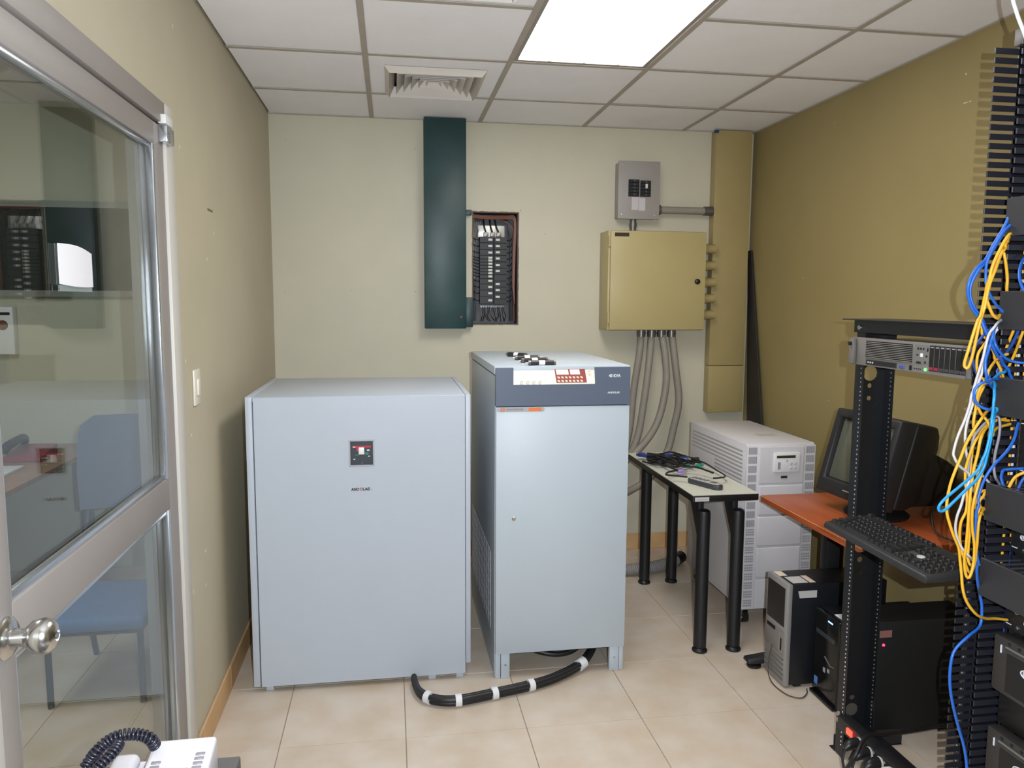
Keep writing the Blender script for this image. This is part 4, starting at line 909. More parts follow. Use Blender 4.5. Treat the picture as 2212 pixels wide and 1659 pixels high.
hs = (.0159,.0159,.0127); GLNT = mat('tapped_hole_glint', sr(196,196,200), .3, metal=.9)  # bright dots at the post holes stand in for flash glints
for pst, y in ((far, 2.253), (near, 1.737)):
    for fx in (RX, RX+.107):
        z, k = RZ-.03, 0; bb = B()
        while z > .03:
            bb.lathe([(0,-.0010),(.0026,-.0009),(.0031,.0002)], (fx, y, z), 'X', 8); z -= hs[k % 3]; k += 1
        part('tapped_holes', bb, GLNT, pst, kind='stuff')
part('top_angle', B().box(RX-.035, RX+.125, 1.718, 2.318, RZ+.036, RZ+.040).box(RX-.003, RX, 1.718, 2.300, RZ-.004, RZ+.036), RACKB, t, .001, 1)
part('top_angle', B().box(RX+.1105, RX+.1135, 1.718, 2.300, RZ-.004, RZ+.036), RACKB, t, .001, 1)
part('base_angle', B().box(RX, RX+.108, 1.730, 2.282, .098, .102).box(RX+.104, RX+.108, 1.730, 2.282, .06, .098), RACKB, t, .001, 1)
for y in (1.722, 2.290): part('base_foot', B().box(RX-.16 if y < 2 else RX, RX+.26, y if y < 2 else y-.001, y+.030 if y < 2 else y+.03, .001, .004).box(RX-.16 if y < 2 else RX, RX+.26, y-.002 if y < 2 else y+.002, y+.002 if y < 2 else y+.006, .004, .06), RACKB, t, .001, 1)
for (x, z) in ((RX-.0045,RZ+.012),(RX-.0045,.128),(RX-.0045,.150)): part('bolt', B().lathe([(0,-.006),(.008,-.004),(.009,0)], (x+.0015, 2.268, z), 'X', 12), SCREW, t, smooth=.7)
# silver rack server
t = thing('rack_server', 'silver two-unit rack server with drive bays high in the low rack', 'server', (1.6, 2.03, 1.348))
sY = lambda u: at(u, 775, 'X', RX-.02).y
sy0, sy1, sz0, sz1 = 1.738, 2.276, 1.349, 1.4365
SV = mat('server_grey', sr(132,128,124), .42, metal=.3)
part('chassis', B().box(RX+.002, RX+.56, 1.752, 2.236, sz0+.003, sz1-.003), mat('server_steel', sr(120,118,114), .4, metal=.5), t, .001, 1)
fp = part('front_panel', B().box(RX-.020, RX-.0015, sy0, sy1, sz0, sz1), SV, t, .002)
for y in (sy0+.012, sy1-.012):
    e = part('ear_handle', B().box(RX-.034, RX-.0205, y-.011, y+.011, sz0+.002, sz1-.002), mat('server_ear', sr(120,116,112), .4, metal=.3), t, .003)
    part('thumbscrew', B().lathe([(0,-.008),(.006,-.008),(.006,0)], (RX-.034, y, sz1-.020), 'X', 12), BLACK, e)
gx = RX-.0205
part('grille_recess', B().box(gx-.001, gx, sY(1970), sY(1870), sz0+.026, sz1-.008), DARK, fp)
gh = (sY(1870)-sY(1970))/2
lm2 = B().box(-.0035, 0, -gh, gh, -.0011, .0011).mesh('grille_bar')
for k in range(10): inst('grille_bar', lm2, SV, fp, (gx-.001, (sY(1870)+sY(1970))/2, sz0+.0285+k*.0052))
part('media_strip', B().box(gx-.0015, gx, sY(1938), sY(1872), sz0+.005, sz0+.020), mat('optical_black', sr(30,30,32), .35), fp, .0005, 1)
for k in range(3): part('strip_key', B().box(gx-.0025, gx-.0013, sY(1876)-.006-k*.011, sY(1876)-k*.011, sz0+.010, sz0+.015), mat('button_grey', sr(186,184,188)), fp)
part('video_port', B().box(gx-.002, gx, sY(1955), sY(1944), sz0+.006, sz0+.016), mat('port_blue', sr(60,76,150), .4), fp, .001, 1)
part('usb_port', B().box(gx-.0015, gx, sY(1971), sY(1966), sz0+.005, sz0+.019), DARK, fp)
part('status_board', B().box(gx-.0012, gx, sY(2008), sY(1976), sz0+.028, sz1-.008), mat('status_grey', sr(112,110,107), .4), fp)
for (y, z, w, h) in ((2.044,sz1-.018,.006,.006),(2.034,sz1-.018,.006,.006),(2.024,sz1-.018,.005,.006),(2.009,sz1-.020,.005,.010),(2.030,sz1-.036,.010,.010),(2.046,sz1-.036,.006,.005),(2.012,sz1-.038,.006,.006),(2.040,sz0+.030,.018,.006),(2.016,sz0+.032,.006,.006)):
    yq = sY(1992)+(y-2.0295)*1.12; part('status_mark', B().box(gx-.0020, gx-.0011, yq-w/2, yq+w/2, z-h/2, z+h/2), (BLACK if w < .009 or h < .008 else WHITEPL), fp)
for k in range(4): part('port_dot', B().box(gx-.0014, gx, sY(1978)-k*.008, sY(1978)+.003-k*.008, sz0+.010, sz0+.013), BLACK, fp)
part('power_light', B().lathe([(0,-.003),(.004,-.002),(.0045,0)], (gx, sY(2001), sz0+.012), 'X', 12), mat('green_led', sr(60,220,60), .3, emit=(.1,1.0,.12), estr=4), fp)
BAY = mat('drive_bay_black', sr(22,21,22), .4); MAG = mat('drive_latch_red', sr(150,40,52), .4)
for k in range(8):
    y1_ = sY(2010)-k*.0206
    bay = part('drive_bay', B().box(gx-.004, gx, y1_-.0190, y1_, sz0+.010, sz1-.006), BAY, t, .001, 1)
    part('drive_latch', B().box(gx-.0055, gx-.0035, y1_-.017, y1_-.003, sz0+.013, sz0+.021), MAG if k < 2 else mat('latch_grey', sr(64,62,62), .4), bay)
    part('drive_label', B().box(gx-.0048, gx-.0038, y1_-.016, y1_-.004, sz1-.013, sz1-.010), mat('legend_grey', sr(150,148,150)), bay)
# keyboard on a rack tray
single('keyboard_tray', B().box(1.330, 1.496, 1.800, 2.050, .868, .872).box(1.330,1.334,1.800,2.050,.860,.872).box(1.490,1.496,1.786,2.050,.850,.868), RACKB, 'thin black metal tray under the keyboard on the low rack', 'tray')
t = thing('keyboard', 'black full-size computer keyboard resting across the low rack tray', 'keyboard', (1.350, 1.833, .8735), math.radians(-2.2), local=True)
KBM = mat('keyboard_black', sr(34,33,34), .5, bump=.1, bscale=300); KEYM = mat('keycap_black', sr(26,26,28), .42)
kl, kd = .472, .158          # along Y, along X; typist side is -X
b = B().hexa([(-kd/2,-kl/2,0),(kd/2,-kl/2,.004),(kd/2,kl/2,.004),(-kd/2,kl/2,0)],[(-kd/2+.004,-kl/2+.003,.018),(kd/2-.003,-kl/2+.003,.036),(kd/2-.003,kl/2-.003,.036),(-kd/2+.004,kl/2-.003,.018)])
part('case', b, KBM, t, .004)
def kz(x): return .018+(x+kd/2)/kd*.018
km = B().hexa([(-.0085,-.0085,0),(.0085,-.0085,0),(.0085,.0085,0),(-.0085,.0085,0)],[(-.0062,-.0062,.009),(.0062,-.0062,.009),(.0062,.0062,.009),(-.0062,.0062,.009)]).mesh('keycap', .001, 1)
p_ = .0198
rows = [(-kd/2+.028, [(0,1.4),(1.4,1.2),(2.6,1.2),(3.8,6.0),(9.8,1.2),(11,1.2),(12.2,1.2),(13.4,1.6)]),
        (-kd/2+.048, [(0,2.2)]+[(2.2+k,1) for k in range(10)]+[(12.2,2.8)]),
        (-kd/2+.068, [(0,1.8)]+[(1.8+k,1) for k in range(11)]+[(12.8,2.2)]),
        (-kd/2+.088, [(0,1.5)]+[(1.5+k,1) for k in range(12)]+[(13.5,1.5)]),
        (-kd/2+.108, [(k,1) for k in range(13)]+[(13,2)]),
        (-kd/2+.140, [(0,1)]+[(2+k,1) for k in range(4)]+[(6.5+k,1) for k in range(4)]+[(11+k,1) for k in range(4)])]
LEFT = kl/2-.012             # the left end of the keyboard is the far end (+Y)
for x, ks in rows:
    for (u, w) in ks:
        yc = LEFT-(u+w/2)*p_; hw = w*p_/2-.0012
        if w == 1: inst('keycap', km, KEYM, t, (x, yc, kz(x)-.001))
        else: part('keycap', B().hexa([(x-.0085,yc-hw,kz(x)-.001),(x+.0085,yc-hw,kz(x)-.001),(x+.0085,yc+hw,kz(x)-.001),(x-.0085,yc+hw,kz(x)-.001)],[(x-.0062,yc-hw+.003,kz(x)+.008),(x+.0062,yc-hw+.003,kz(x)+.008),(x+.0062,yc+hw-.003,kz(x)+.008),(x-.0062,yc+hw-.003,kz(x)+.008)]), KEYM, t)
nav0 = LEFT-15.35*p_
for k in range(3): inst('keycap', km, KEYM, t, (-kd/2+.028, nav0-(k+.5)*p_, kz(-kd/2+.028)-.001))
inst('keycap', km, KEYM, t, (-kd/2+.048, nav0-1.5*p_, kz(-kd/2+.048)-.001))
for xx in (.088, .108):
    for k in range(3): inst('keycap', km, KEYM, t, (-kd/2+xx, nav0-(k+.5)*p_, kz(-kd/2+xx)-.001))
num0 = nav0-3.35*p_
for xx in (.028,.048,.068,.088,.108):
    for k in range(4): inst('keycap', km, KEYM, t, (-kd/2+xx, num0-(k+.5)*p_, kz(-kd/2+xx)-.001))
x = -kd/2+.068; part('grey_plate', B().hexa([(x-.008,nav0-3*p_,kz(x)-.001),(x+.009,nav0-3*p_,kz(x)+.0005),(x+.009,nav0,kz(x)+.0005),(x-.008,nav0,kz(x)-.001)],[(x-.008,nav0-3*p_,kz(x)),(x+.009,nav0-3*p_,kz(x)+.0022),(x+.009,nav0,kz(x)+.0022),(x-.008,nav0,kz(x))]), mat('keyboard_plate', sr(66,64,58), .5), t)
part('round_sticker', B().lathe([(0,.0035),(.010,.003),(.010,0)], (x, nav0-2.2*p_, kz(x)), 'Z', 16), mat('sticker_white', sr(190,192,196), .5), t)
# power strip at the foot of the low rack
t = thing('power_strip', 'black rack power strip with a red lit switch at the foot of the low rack', 'power strip', (1.478, 2.03, .13))
part('housing', B().box(1.458, 1.498, 1.800, 2.215, .134, .178), BLACKM, t, .002)
part('lit_switch', B().box(1.452, 1.459, 2.130, 2.158, .148, .168), mat('switch_red', sr(200,20,24), .3, emit=(1.0,.04,.02), estr=5), t, .002)
WPL = mat('plug_ring_grey', sr(196,190,182), .45)
for k in range(5):
    y = 2.085-k*.052; part('outlet', B().lathe([(0,-.003),(.017,-.003),(.019,0)], (1.458, y, .156), 'X', 16), BLACK, t)
for k in range(4):
    y = 2.085-k*.052; white = (k == 3)
    labs = ('black plug in the power strip nearest its red switch', 'second black plug along the power strip', 'third black plug along the power strip', 'white plug in the power strip')
    tp = thing('power_plug', labs[k], 'plug', (1.43, y, .14), group='plugs in the power strip')
    pm = WHITEPL if white else BLACK
    part('body', B().tube(spline([(1.4545,y,.156),(1.435,y,.158),(1.415,y-.004,.156),(1.398,y-.008,.146)],4), [.0175,.0178,.018,.018,.0175,.017,.0165,.016,.015,.014,.012,.010,.008], 12), pm, tp, smooth=.9)
    part('grip_ring', B().tube([(1.452,y,.156),(1.446,y,.1565)], .0192, 14), WPL, tp, smooth=.9)
    part('cord', B().tube(spline([(1.398,y-.008,.146),(1.385,y-.02,.115),(1.39,y-.05,.06),(1.42,y-.09,.016),(1.46,y-.13,.010)]), .0042, 6), WHITEPL if white else VB, tp, smooth=.9)
single('power_lead', B().tube(spline([(1.362,2.06,.012),(1.352,2.02,.09),(1.372,1.985,.185),(1.44,2.03,.215),(1.53,2.06,.195),(1.65,2.09,.18),(1.80,2.12,.17),(1.95,2.12,.165)]), .006, 8), VB, 'thick black power lead arching over the power strip', 'cable', smooth=.9)
single('floor_lead', B().tube(spline([(1.613,2.03,.088),(1.66,2.00,.070),(1.73,1.95,.030),(1.76,1.90,.008),(1.78,1.84,.008)]), .0055, 8), VB, 'black power lead dropping to the floor behind the low rack', 'cable', smooth=.9)
single('floor_lead', B().tube(spline([(1.66,1.97,.008),(1.80,1.99,.008),(1.93,2.02,.008),(2.02,2.04,.010)]), .005, 8), VB, 'black power lead lying on the floor near the mustard wall', 'cable', smooth=.9)
# ------------------------------------------------------------------ vertical finger manager between the racks
t = thing('finger_duct', 'tall black vertical cable manager with rows of comb fingers', 'cable manager', (1.52, 1.66, 0))
part('channel', B().box(1.590, 1.594, 1.612, 1.712, .004, 2.165).box(1.508, 1.590, 1.708, 1.712, .004, 2.165).box(1.508, 1.590, 1.612, 1.616, .004, 2.165), RACKB, t)
part('top_cap', B().box(1.500, 1.60, 1.606, 1.718, 2.1655, 2.205), mat('rack_cap_grey', sr(96,92,92), .45), t, .002)
fm = B().box(-.070, 0, -.0022, .0022, -.0070, .0070).mesh('comb_finger', .0008, 1)
z = 2.149; n = 0
while z > .03:
    inst('comb_finger', fm, FING, t, (1.507, 1.702, z)); inst('comb_finger', fm, FING, t, (1.507, 1.620, z-.004)); z -= .02222; n += 1
# ------------------------------------------------------------------ tall rack at the right edge
t = thing('patch_rack', 'tall black patch panel rack at the right edge', 'rack', (1.55, 1.35, 0))
TZ1 = 2.165
for y0_, y1_ in ((1.560,1.600),(1.078,1.118)):
    part('post', B().box(1.500, 1.504, y0_, y1_, .004, TZ1).box(1.500, 1.580, (y1_-.003 if y0_ > 1.3 else y0_), (y1_ if y0_ > 1.3 else y0_+.003), .004, TZ1), RACKB, t)
part('top_angle', B().box(1.47, 1.60, 1.070, 1.604, TZ1+.001, TZ1+.005).box(1.496,1.4995,1.07,1.604,TZ1-.03,TZ1+.001), RACKB, t)
for y in (1.076, 1.602): part('base_foot', B().box(1.38, 1.80, y-.002, y+.002, .004, .07).box(1.38,1.80,y-.02,y+.002,.001,.004), RACKB, t)
part('base_angle', B().box(1.50, 1.60, 1.122, 1.556, .09, .094), RACKB, t)
PY0, PY1 = 1.118, 1.600
COVZ = ((1.700,1.787),(1.487,1.575),(1.287,1.375),(1.031,1.121),(.845,.937))
covl = ('topmost flat charcoal cable cover on the tall rack', 'second flat charcoal cable cover down the tall rack', 'third flat charcoal cable cover down the tall rack, at eye level', 'fourth flat charcoal cable cover down, over the Cat.5e panel', 'lowest flat charcoal cable cover on the tall rack')
cov_list = []
for (z0, z1), lab in zip(COVZ, covl):
    q = thing('cable_cover', lab, 'cable manager', (1.45, 1.35, z0), group='flat cable covers on the tall rack')
    part('cover_plate', B().box(1.400, 1.403, PY0-.01, 1.590, z0, z1).box(1.403, 1.410, PY0-.01, 1.590, z1-.002, z1), COVER, q, .0008, 1)
    part('back_plate', B().box(1.4945, 1.4985, PY0, PY1, z0+.001, z1-.001), RACKB, q)
    fg = B().box(0, .084, -.003, .003, -.0012, .0012).mesh('tray_finger')
    for k in range(18): inst('tray_finger', fg, mat('tray_finger_grey', sr(60,60,66), .4), q, (1.4105, 1.575-k*.026, z1-.006))
    for k in range(18): inst('tray_finger', fg, mat('tray_finger_grey', sr(60,60,66)), q, (1.4105, 1.575-k*.026, z0+.006))
WHL = mat('label_white', sr(222,224,230), .5); PPB = mat('patch_panel_black', sr(20,20,22), .4)
panl = ('black patch panel between the two topmost cable covers', 'black patch panel below the second cable cover', 'black patch panel with blue patch plugs below the eye level cover', 'black Cat.5e patch panel below the fourth cable cover', 'lower black Cat.5e patch panel with a yellow cable')
PANZ = ((1.590,1.690),(1.388,1.476),(1.135,1.276),(.945,1.020),(.752,.835))
for (z0, z1), lab in zip(PANZ, panl):
    q = thing('patch_bay', lab, 'patch panel', (1.49, 1.35, z0), group='patch panels on the tall rack')
    fp = part('face', B().box(1.490, 1.4985, PY0, PY1, z0, z1), PPB, q, .001, 1)
    nrow = 2 if z1-z0 > .08 else 1
    for r_ in range(nrow):
        zc = z0+(z1-z0)*(r_+.5)/nrow-.004
        for k in range(12):
            y = 1.535-k*.0355
            pt = part('port', B().box(1.4885, 1.4905, y-.0085, y+.0085, zc-.008, zc+.006), DARK, fp)
            part('port_label', B().box(1.4892, 1.4901, y-.011, y+.009, zc+.012, zc+.019), WHL, fp)
    for z in (z0+.014, z1-.014):
        part('mount_slot_glint', B().box(1.4888, 1.4902, 1.580, 1.596, z-.0010, z+.0010), WHL, fp)  # white strip paints the glint along the slot's edge
        part('mount_screw', B().lathe([(0,-.004),(.004,-.003),(.005,0)], (1.490, 1.560, z), 'X', 10), SCREW, fp)
    if 'Cat.5e' in lab:
        lettering('Cat.5e', .014, WHL, fp, (1.4893, 1.5755, z1-.020), facing='-X', bold=.0003, width=.030)
        part('round_mark', B().tube([(1.4895, 1.567+.0062*math.cos(a*math.pi/8), z1-.031+.0062*math.sin(a*math.pi/8)) for a in range(16)], .0010, 5, closed=True).tube([(1.4895, 1.567+.003*math.cos(a*math.pi/4), z1-.031+.003*math.sin(a*math.pi/4)) for a in range(8)], .0009, 5, closed=True), WHL, fp)
# bezelled servers in the lower part of the tall rack
BZ = mat('server_bezel_dark', sr(56,52,50), .45); BZI = mat('bezel_inset_black', sr(18,17,18), .5)
def bez(z0, z1, lab):
    q = thing('rack_server', lab, 'server', (1.7, 1.35, z0), group='bezelled servers in the tall rack')
    part('chassis', B().box(1.506, 1.95, 1.135, 1.555, z0+.002, z1-.002), RACKB, q)
    f = part('bezel', B().box(1.462, 1.499, PY0, PY1, z0, z1), BZ, q, .006, 2)
    part('inset', B().box(1.4608, 1.4635, PY0+.03, 1.556, z0+.012, z1-.034), BZI, f, .001, 1)
    part('bezel_bar', B().box(1.4585, 1.4625, PY0+.03, 1.560, z1-.022, z1-.017), mat('bezel_bar_grey', sr(112,108,104), .35), f, .001, 1)
    part('latch_mark', B().box(1.4595, 1.4622, 1.572, 1.575, z1-.040, z1-.020), WHL, f)
    for k in range(3): part('vent_notch', B().box(1.4612, 1.4622, 1.548-k*.03, 1.556-k*.03, z1-.013, z1-.006), DARK, f)
    zc = z1-.060; yc = 1.487
    part('logo_ring', B().tube([(1.4603, yc+.024*math.cos(a*math.pi/10), zc+.0105*math.sin(a*math.pi/10)) for a in range(20)], .0019, 6, closed=True), mat('logo_silver', sr(214,218,224), .3), f)
    lettering('D', .013, mat('logo_silver', sr(214,218,224)), f, (1.4602, yc+.018, zc-.0046), facing='-X', bold=.0006)
bez(.598, .740, 'dark server with silver oval badge, upper one in the tall rack')
single('blanking_unit', B().box(1.490, 1.4985, PY0, PY1, .506, .594), PPB, 'plain black blanking plate between the two dark servers', 'panel', bevel=.001)
bez(.360, .500, 'dark server with silver oval badge, lower one in the tall rack')
single('blanking_unit', B().box(1.490, 1.4985, PY0, PY1, .10, .355), PPB, 'plain black blanking plate at the bottom of the tall rack', 'panel', bevel=.001)
# ------------------------------------------------------------------ patch cables hanging on the tall rack
CY = mat('cable_yellow', sr(228,172,46), .38); CB = mat('cable_blue', sr(34,100,196), .38); CDB = mat('cable_dark_blue', sr(30,74,160), .38)
CC = mat('cable_cyan', sr(34,150,214), .38); CG = mat('cable_pale_grey', sr(196,194,196), .42); CDG = mat('cable_mid_grey', sr(140,138,146), .42)
RUNS = []
def patch_cable(lab, m, pts, yp, r=.0031, wob=.004, amp=1.0, cat='cable'):
    """pts are measured photo points; the cable hangs in a slightly wavy sheet about the plane Y = yp"""
    P = []
    for k, q in enumerate(pts): P.append(at(q[0], q[1], 'Y', (q[2] if len(q) > 2 else yp+wob*math.sin(1.3*k+len(lab)))))
    RUNS.append((spline(P, 6), r, m, lab))
def panel_cable(lab, m, pts, xs, r=.0031):
    P = [at(u, v, 'X', x) for (u, v), x in zip(pts, xs)]
    RUNS.append((spline(P, 6), r, m, lab))
patch_cable('blue patch cable making the widest outward loop near the top', CB, [(2184,462),(2180,468),(2167,494),(2147,527),(2130,559),(2109,581),(2094,608),(2091,635),(2101,668),(2118,689),(2129,715),(2140,738),(2150,760),(2170,790,1.604),(2190,830,1.610)], 1.588, .0036)
patch_cable('second blue patch cable following the wide loop inside it', CB, [(2183,474),(2172,496),(2152,530),(2132,562),(2112,588),(2099,612),(2096,637),(2105,664),(2120,686),(2128,706),(2134,735),(2128,770),(2131,800),(2150,825,1.604),(2172,832,1.612)], 1.600, .0031)
patch_cable('blue patch cable curving behind the second cover', CB, [(2182,486),(2165,504),(2141,545),(2131,572),(2130,599),(2134,626),(2148,653),(2161,668),(2168,674),(2185,680,1.606)], 1.575)
patch_cable('yellow patch cable ending in a narrow loop over the silver server', CY, [(2183,505),(2179,508),(2165,530),(2145,572),(2136,608),(2129,635),(2118,682),(2112,692),(2101,726),(2091,759),(2083,787),(2089,796),(2096,784),(2103,759),(2110,726),(2118,692),(2128,660),(2136,620),(2152,578),(2170,530,1.585),(2186,498,1.602)], 1.560, .0034)
patch_cable('yellow patch cable hanging straight beside the second cover', CY, [(2182,502),(2166,530),(2172,563),(2176,599),(2175,626),(2177,645,1.596),(2184,668,1.606)], 1.582, .0034)
patch_cable('yellow patch cable hooking under the second cover', CY, [(2186,500,1.604),(2160,545,1.585),(2140,590),(2130,633),(2135,657),(2145,680),(2156,688),(2160,681,1.585),(2168,676,1.602),(2184,672,1.608)], 1.566, .0034)
patch_cable('yellow patch cable running down beside the blue loop', CY, [(2178,520),(2158,552),(2142,592),(2137,622),(2125,660),(2118,690),(2124,715),(2137,738),(2150,770,1.606),(2174,832,1.612)], 1.606)
patch_cable('white patch cable hanging in a long arc to the left of the bundle', CG, [(2178,676,1.606),(2164,690,1.590),(2152,701),(2138,726),(2127,762),(2116,798),(2105,835),(2096,871),(2085,905),(2069,943),(2060,976),(2062,989),(2073,1007),(2094,1025),(2090,1045),(2083,1067),(2076,1092),(2067,1117),(2064,1143),(2070,1168),(2082,1190),(2094,1202),(2108,1215,1.590),(2126,1224,1.602),(2146,1232,1.610)], 1.556, .0030)
patch_cable('pale grey patch cable running beside the white one', CG, [(2180,682,1.608),(2162,696),(2146,724),(2134,760),(2123,796),(2111,836),(2102,872),(2091,906),(2085,940),(2087,975),(2094,1000),(2108,1015),(2130,1035,1.602),(2150,1060,1.611)], 1.592, .0030)
patch_cable('grey patch cable arching over the fourth cover', CDG, [(2156,1084,1.611),(2135,1080,1.602),(2108,1066,1.590),(2096,1042),(2093,1022),(2094,998),(2098,970),(2105,943),(2121,921),(2141,905),(2156,900),(2160,916),(2158,943),(2150,979),(2147,1007),(2150,1031),(2158,1044,1.592),(2166,1062,1.606)], 1.574, .0031)
patch_cable('light blue patch cable ending in a loop over the CRT monitor', CC, [(2176,800,1.611),(2157,808,1.598),(2148,824,1.570),(2148,853),(2143,903),(2138,943),(2129,979),(2123,991),(2112,1016),(2091,1036),(2062,1060),(2040,1079),(2028,1094),(2030,1104),(2042,1101),(2062,1082),(2091,1054),(2108,1038),(2125,1010),(2132,985),(2140,950),(2146,910),(2150,887,1.570),(2158,874,1.598),(2176,866,1.611)], 1.535, .0033, .002)
patch_cable('yellow patch cable sweeping furthest left past the keyboard', CY, [(2172,878,1.611),(2150,880,1.600),(2132,889,1.575),(2120,905),(2103,930),(2087,959),(2076,987),(2065,1013),(2054,1043),(2047,1074),(2045,1103),(2051,1130),(2060,1157),(2071,1184),(2074,1211),(2077,1240),(2080,1273),(2089,1301),(2109,1327),(2130,1336,1.570),(2149,1336,1.585),(2176,1339,1.590)], 1.545, .0033)
patch_cable('yellow patch cable hanging in a deep loop below the fourth cover', CY, [(2178,908,1.606),(2152,908,1.600),(2130,925,1.575),(2118,950),(2112,980),(2103,1016),(2098,1052),(2094,1088),(2091,1134),(2087,1179),(2083,1211),(2086,1240),(2092,1249),(2098,1238),(2103,1215),(2105,1179),(2100,1139),(2101,1098),(2110,1058),(2121,1020),(2130,985),(2138,950),(2152,926,1.585),(2182,916,1.600)], 1.548, .0034, .003)
patch_cable('yellow patch cable bowing left inside the deep loop', CY, [(2174,905,1.609),(2150,910,1.604),(2126,925,1.585),(2106,955),(2094,985),(2088,1005),(2085,1023),(2089,1070),(2087,1103),(2076,1128),(2073,1157),(2076,1184),(2083,1208),(2088,1225),(2096,1238),(2104,1222),(2110,1180),(2116,1120),(2130,1095,1.600),(2152,1088,1.611)], 1.562, .0031)
patch_cable('yellow patch cable in the middle of the hanging bundle', CY, [(2176,764,1.611),(2154,776,1.602),(2136,800),(2127,831),(2114,858),(2107,889),(2103,912),(2104,940),(2100,975),(2096,1010),(2094,1050),(2098,1095),(2096,1140),(2092,1180),(2091,1206),(2098,1222),(2105,1208),(2109,1150),(2113,1092),(2126,1062,1.600),(2148,1052,1.611)], 1.578, .0033)
patch_cable('yellow patch cable crossing down to the fourth cover', CY, [(2170,824,1.611),(2140,820,1.598),(2120,836),(2112,855),(2112,878),(2120,894),(2132,909),(2140,930),(2134,965),(2120,1000),(2110,1036),(2107,1075),(2114,1104,1.585),(2130,1112,1.602),(2152,1108,1.611)], 1.566, .0033)
patch_cable('long blue patch cable dropping past the fourth cover and wandering down the comb fingers', CB, [(2200,914,1.590),(2195,932,1.580),(2190,950),(2174,976),(2148,1003),(2129,1031),(2118,1058),(2110,1092),(2108,1143),(2110,1197),(2110,1233),(2112,1257,1.585),(2117,1285,1.600),(2121,1313,1.598),(2117,1351,1.590),(2093,1373),(2064,1402),(2054,1433),(2052,1476),(2058,1520),(2071,1573),(2083,1616),(2089,1670),(2086,1760),(2080,1860),(2076,1980)], 1.572, .0035)
patch_cable('blue patch cable making a small round loop beside the third cover', CB, [(2176,818,1.611),(2154,819,1.580),(2130,824),(2112,833),(2103,849),(2107,867),(2121,880),(2138,885),(2153,886,1.580),(2176,884,1.611)], 1.545, .0032)
patch_cable('blue patch cable curving into the third cover from above', CB, [(2166,690,1.602),(2146,712),(2136,750),(2129,780),(2130,806),(2138,826),(2151,844,1.585),(2172,854,1.611)], 1.552, .0033)
patch_cable('short yellow patch cable bulging beside the silver server', CY, [(2172,690,1.608),(2142,716),(2130,739),(2114,762),(2110,785),(2113,805),(2126,820),(2150,831,1.602),(2174,836,1.611)], 1.590, .0031)
patch_cable('short blue patch cable end showing behind the yellow loop', CDB, [(2174,696,1.609),(2136,714),(2112,740),(2100,762),(2102,780),(2107,798),(2112,812),(2124,824),(2150,838,1.605),(2174,844,1.612)], 1.600, .0031)
patch_cable('small yellow patch cable loop poking out beside the fourth cover', CY, [(2150,1058,1.611),(2134,1058,1.604),(2120,1066,1.598),(2113,1080,1.594),(2120,1096,1.596),(2134,1096,1.603),(2152,1092,1.611)], 1.6, .0033, 0.0)
panel_cable('blue patch cable sweeping right into the second patch panel', CB, [(2152,704),(2147,726),(2152,748),(2167,770),(2185,780),(2211,784),(2240,782)], (1.41,1.40,1.40,1.42,1.44,1.46,1.484), .0033)
panel_cable('blue patch cable slanting behind the second cover', CDB, [(2203,707),(2188,741),(2170,770),(2161,791),(2156,815)], (1.45,1.45,1.45,1.44,1.42), .0033)
panel_cable('yellow patch cable slanting behind the second cover, left one', CY, [(2192,708),(2177,744),(2167,777),(2160,815)], (1.46,1.46,1.46,1.43), .0033)
panel_cable('yellow patch cable slanting behind the second cover, right one', CY, [(2213,707),(2203,735),(2194,759),(2177,797)], (1.46,1.46,1.47,1.47), .0033)
panel_cable('blue patch cable curling over the fourth cover', CB, [(2212,1012),(2177,1014),(2167,1016),(2163,1031),(2167,1048)], (1.484,1.47,1.46,1.45,1.435), .0036)
panel_cable('yellow patch cable dropping into the fourth cover', CY, [(2235,1018),(2210,1022),(2192,1032),(2179,1053)], (1.484,1.47,1.455,1.44), .0036)
panel_cable('second blue patch cable dropping into the fourth cover', CDB, [(2235,1022),(2211,1034),(2197,1062)], (1.48,1.465,1.45), .0036)
panel_cable('blue patch cable bowing at the right edge above the second cover', CB, [(2225,545),(2208,565),(2202,590),(2205,612),(2214,632)], (1.484,1.46,1.44,1.43,1.43), .0036)
single('ceiling_cable', B().tube(spline([(1.372,1.60,2.565),(1.374,1.60,2.40),(1.382,1.60,2.25),(1.397,1.60,2.20),(1.424,1.60,2.150),(1.452,1.598,2.09)]), .0042, 8), mat('white_cable', sr(232,232,232), .4), 'white cable coming down from the ceiling to the tall rack', 'cable', smooth=1.2)
# cables running inside the finger duct
for k, (m, y, x, z0, z1, lab) in enumerate(((CY,1.645,1.530,.95,1.72,'yellow cable run inside the finger duct, nearest the viewer'), (CY,1.675,1.535,.80,1.70,'yellow cable run inside the finger duct, furthest from the viewer'), (CDB,1.660,1.545,.60,1.74,'dark blue cable run inside the finger duct'), (CG,1.655,1.522,1.0,1.66,'pale grey cable run inside the finger duct'))):
    RUNS.append((spline([(x, y, z0), (x+.006, y+.004*math.sin(k), z0+(z1-z0)*.3), (x-.003, y-.003, z0+(z1-z0)*.65), (x, y, z1)], 30), .0034, m, lab))
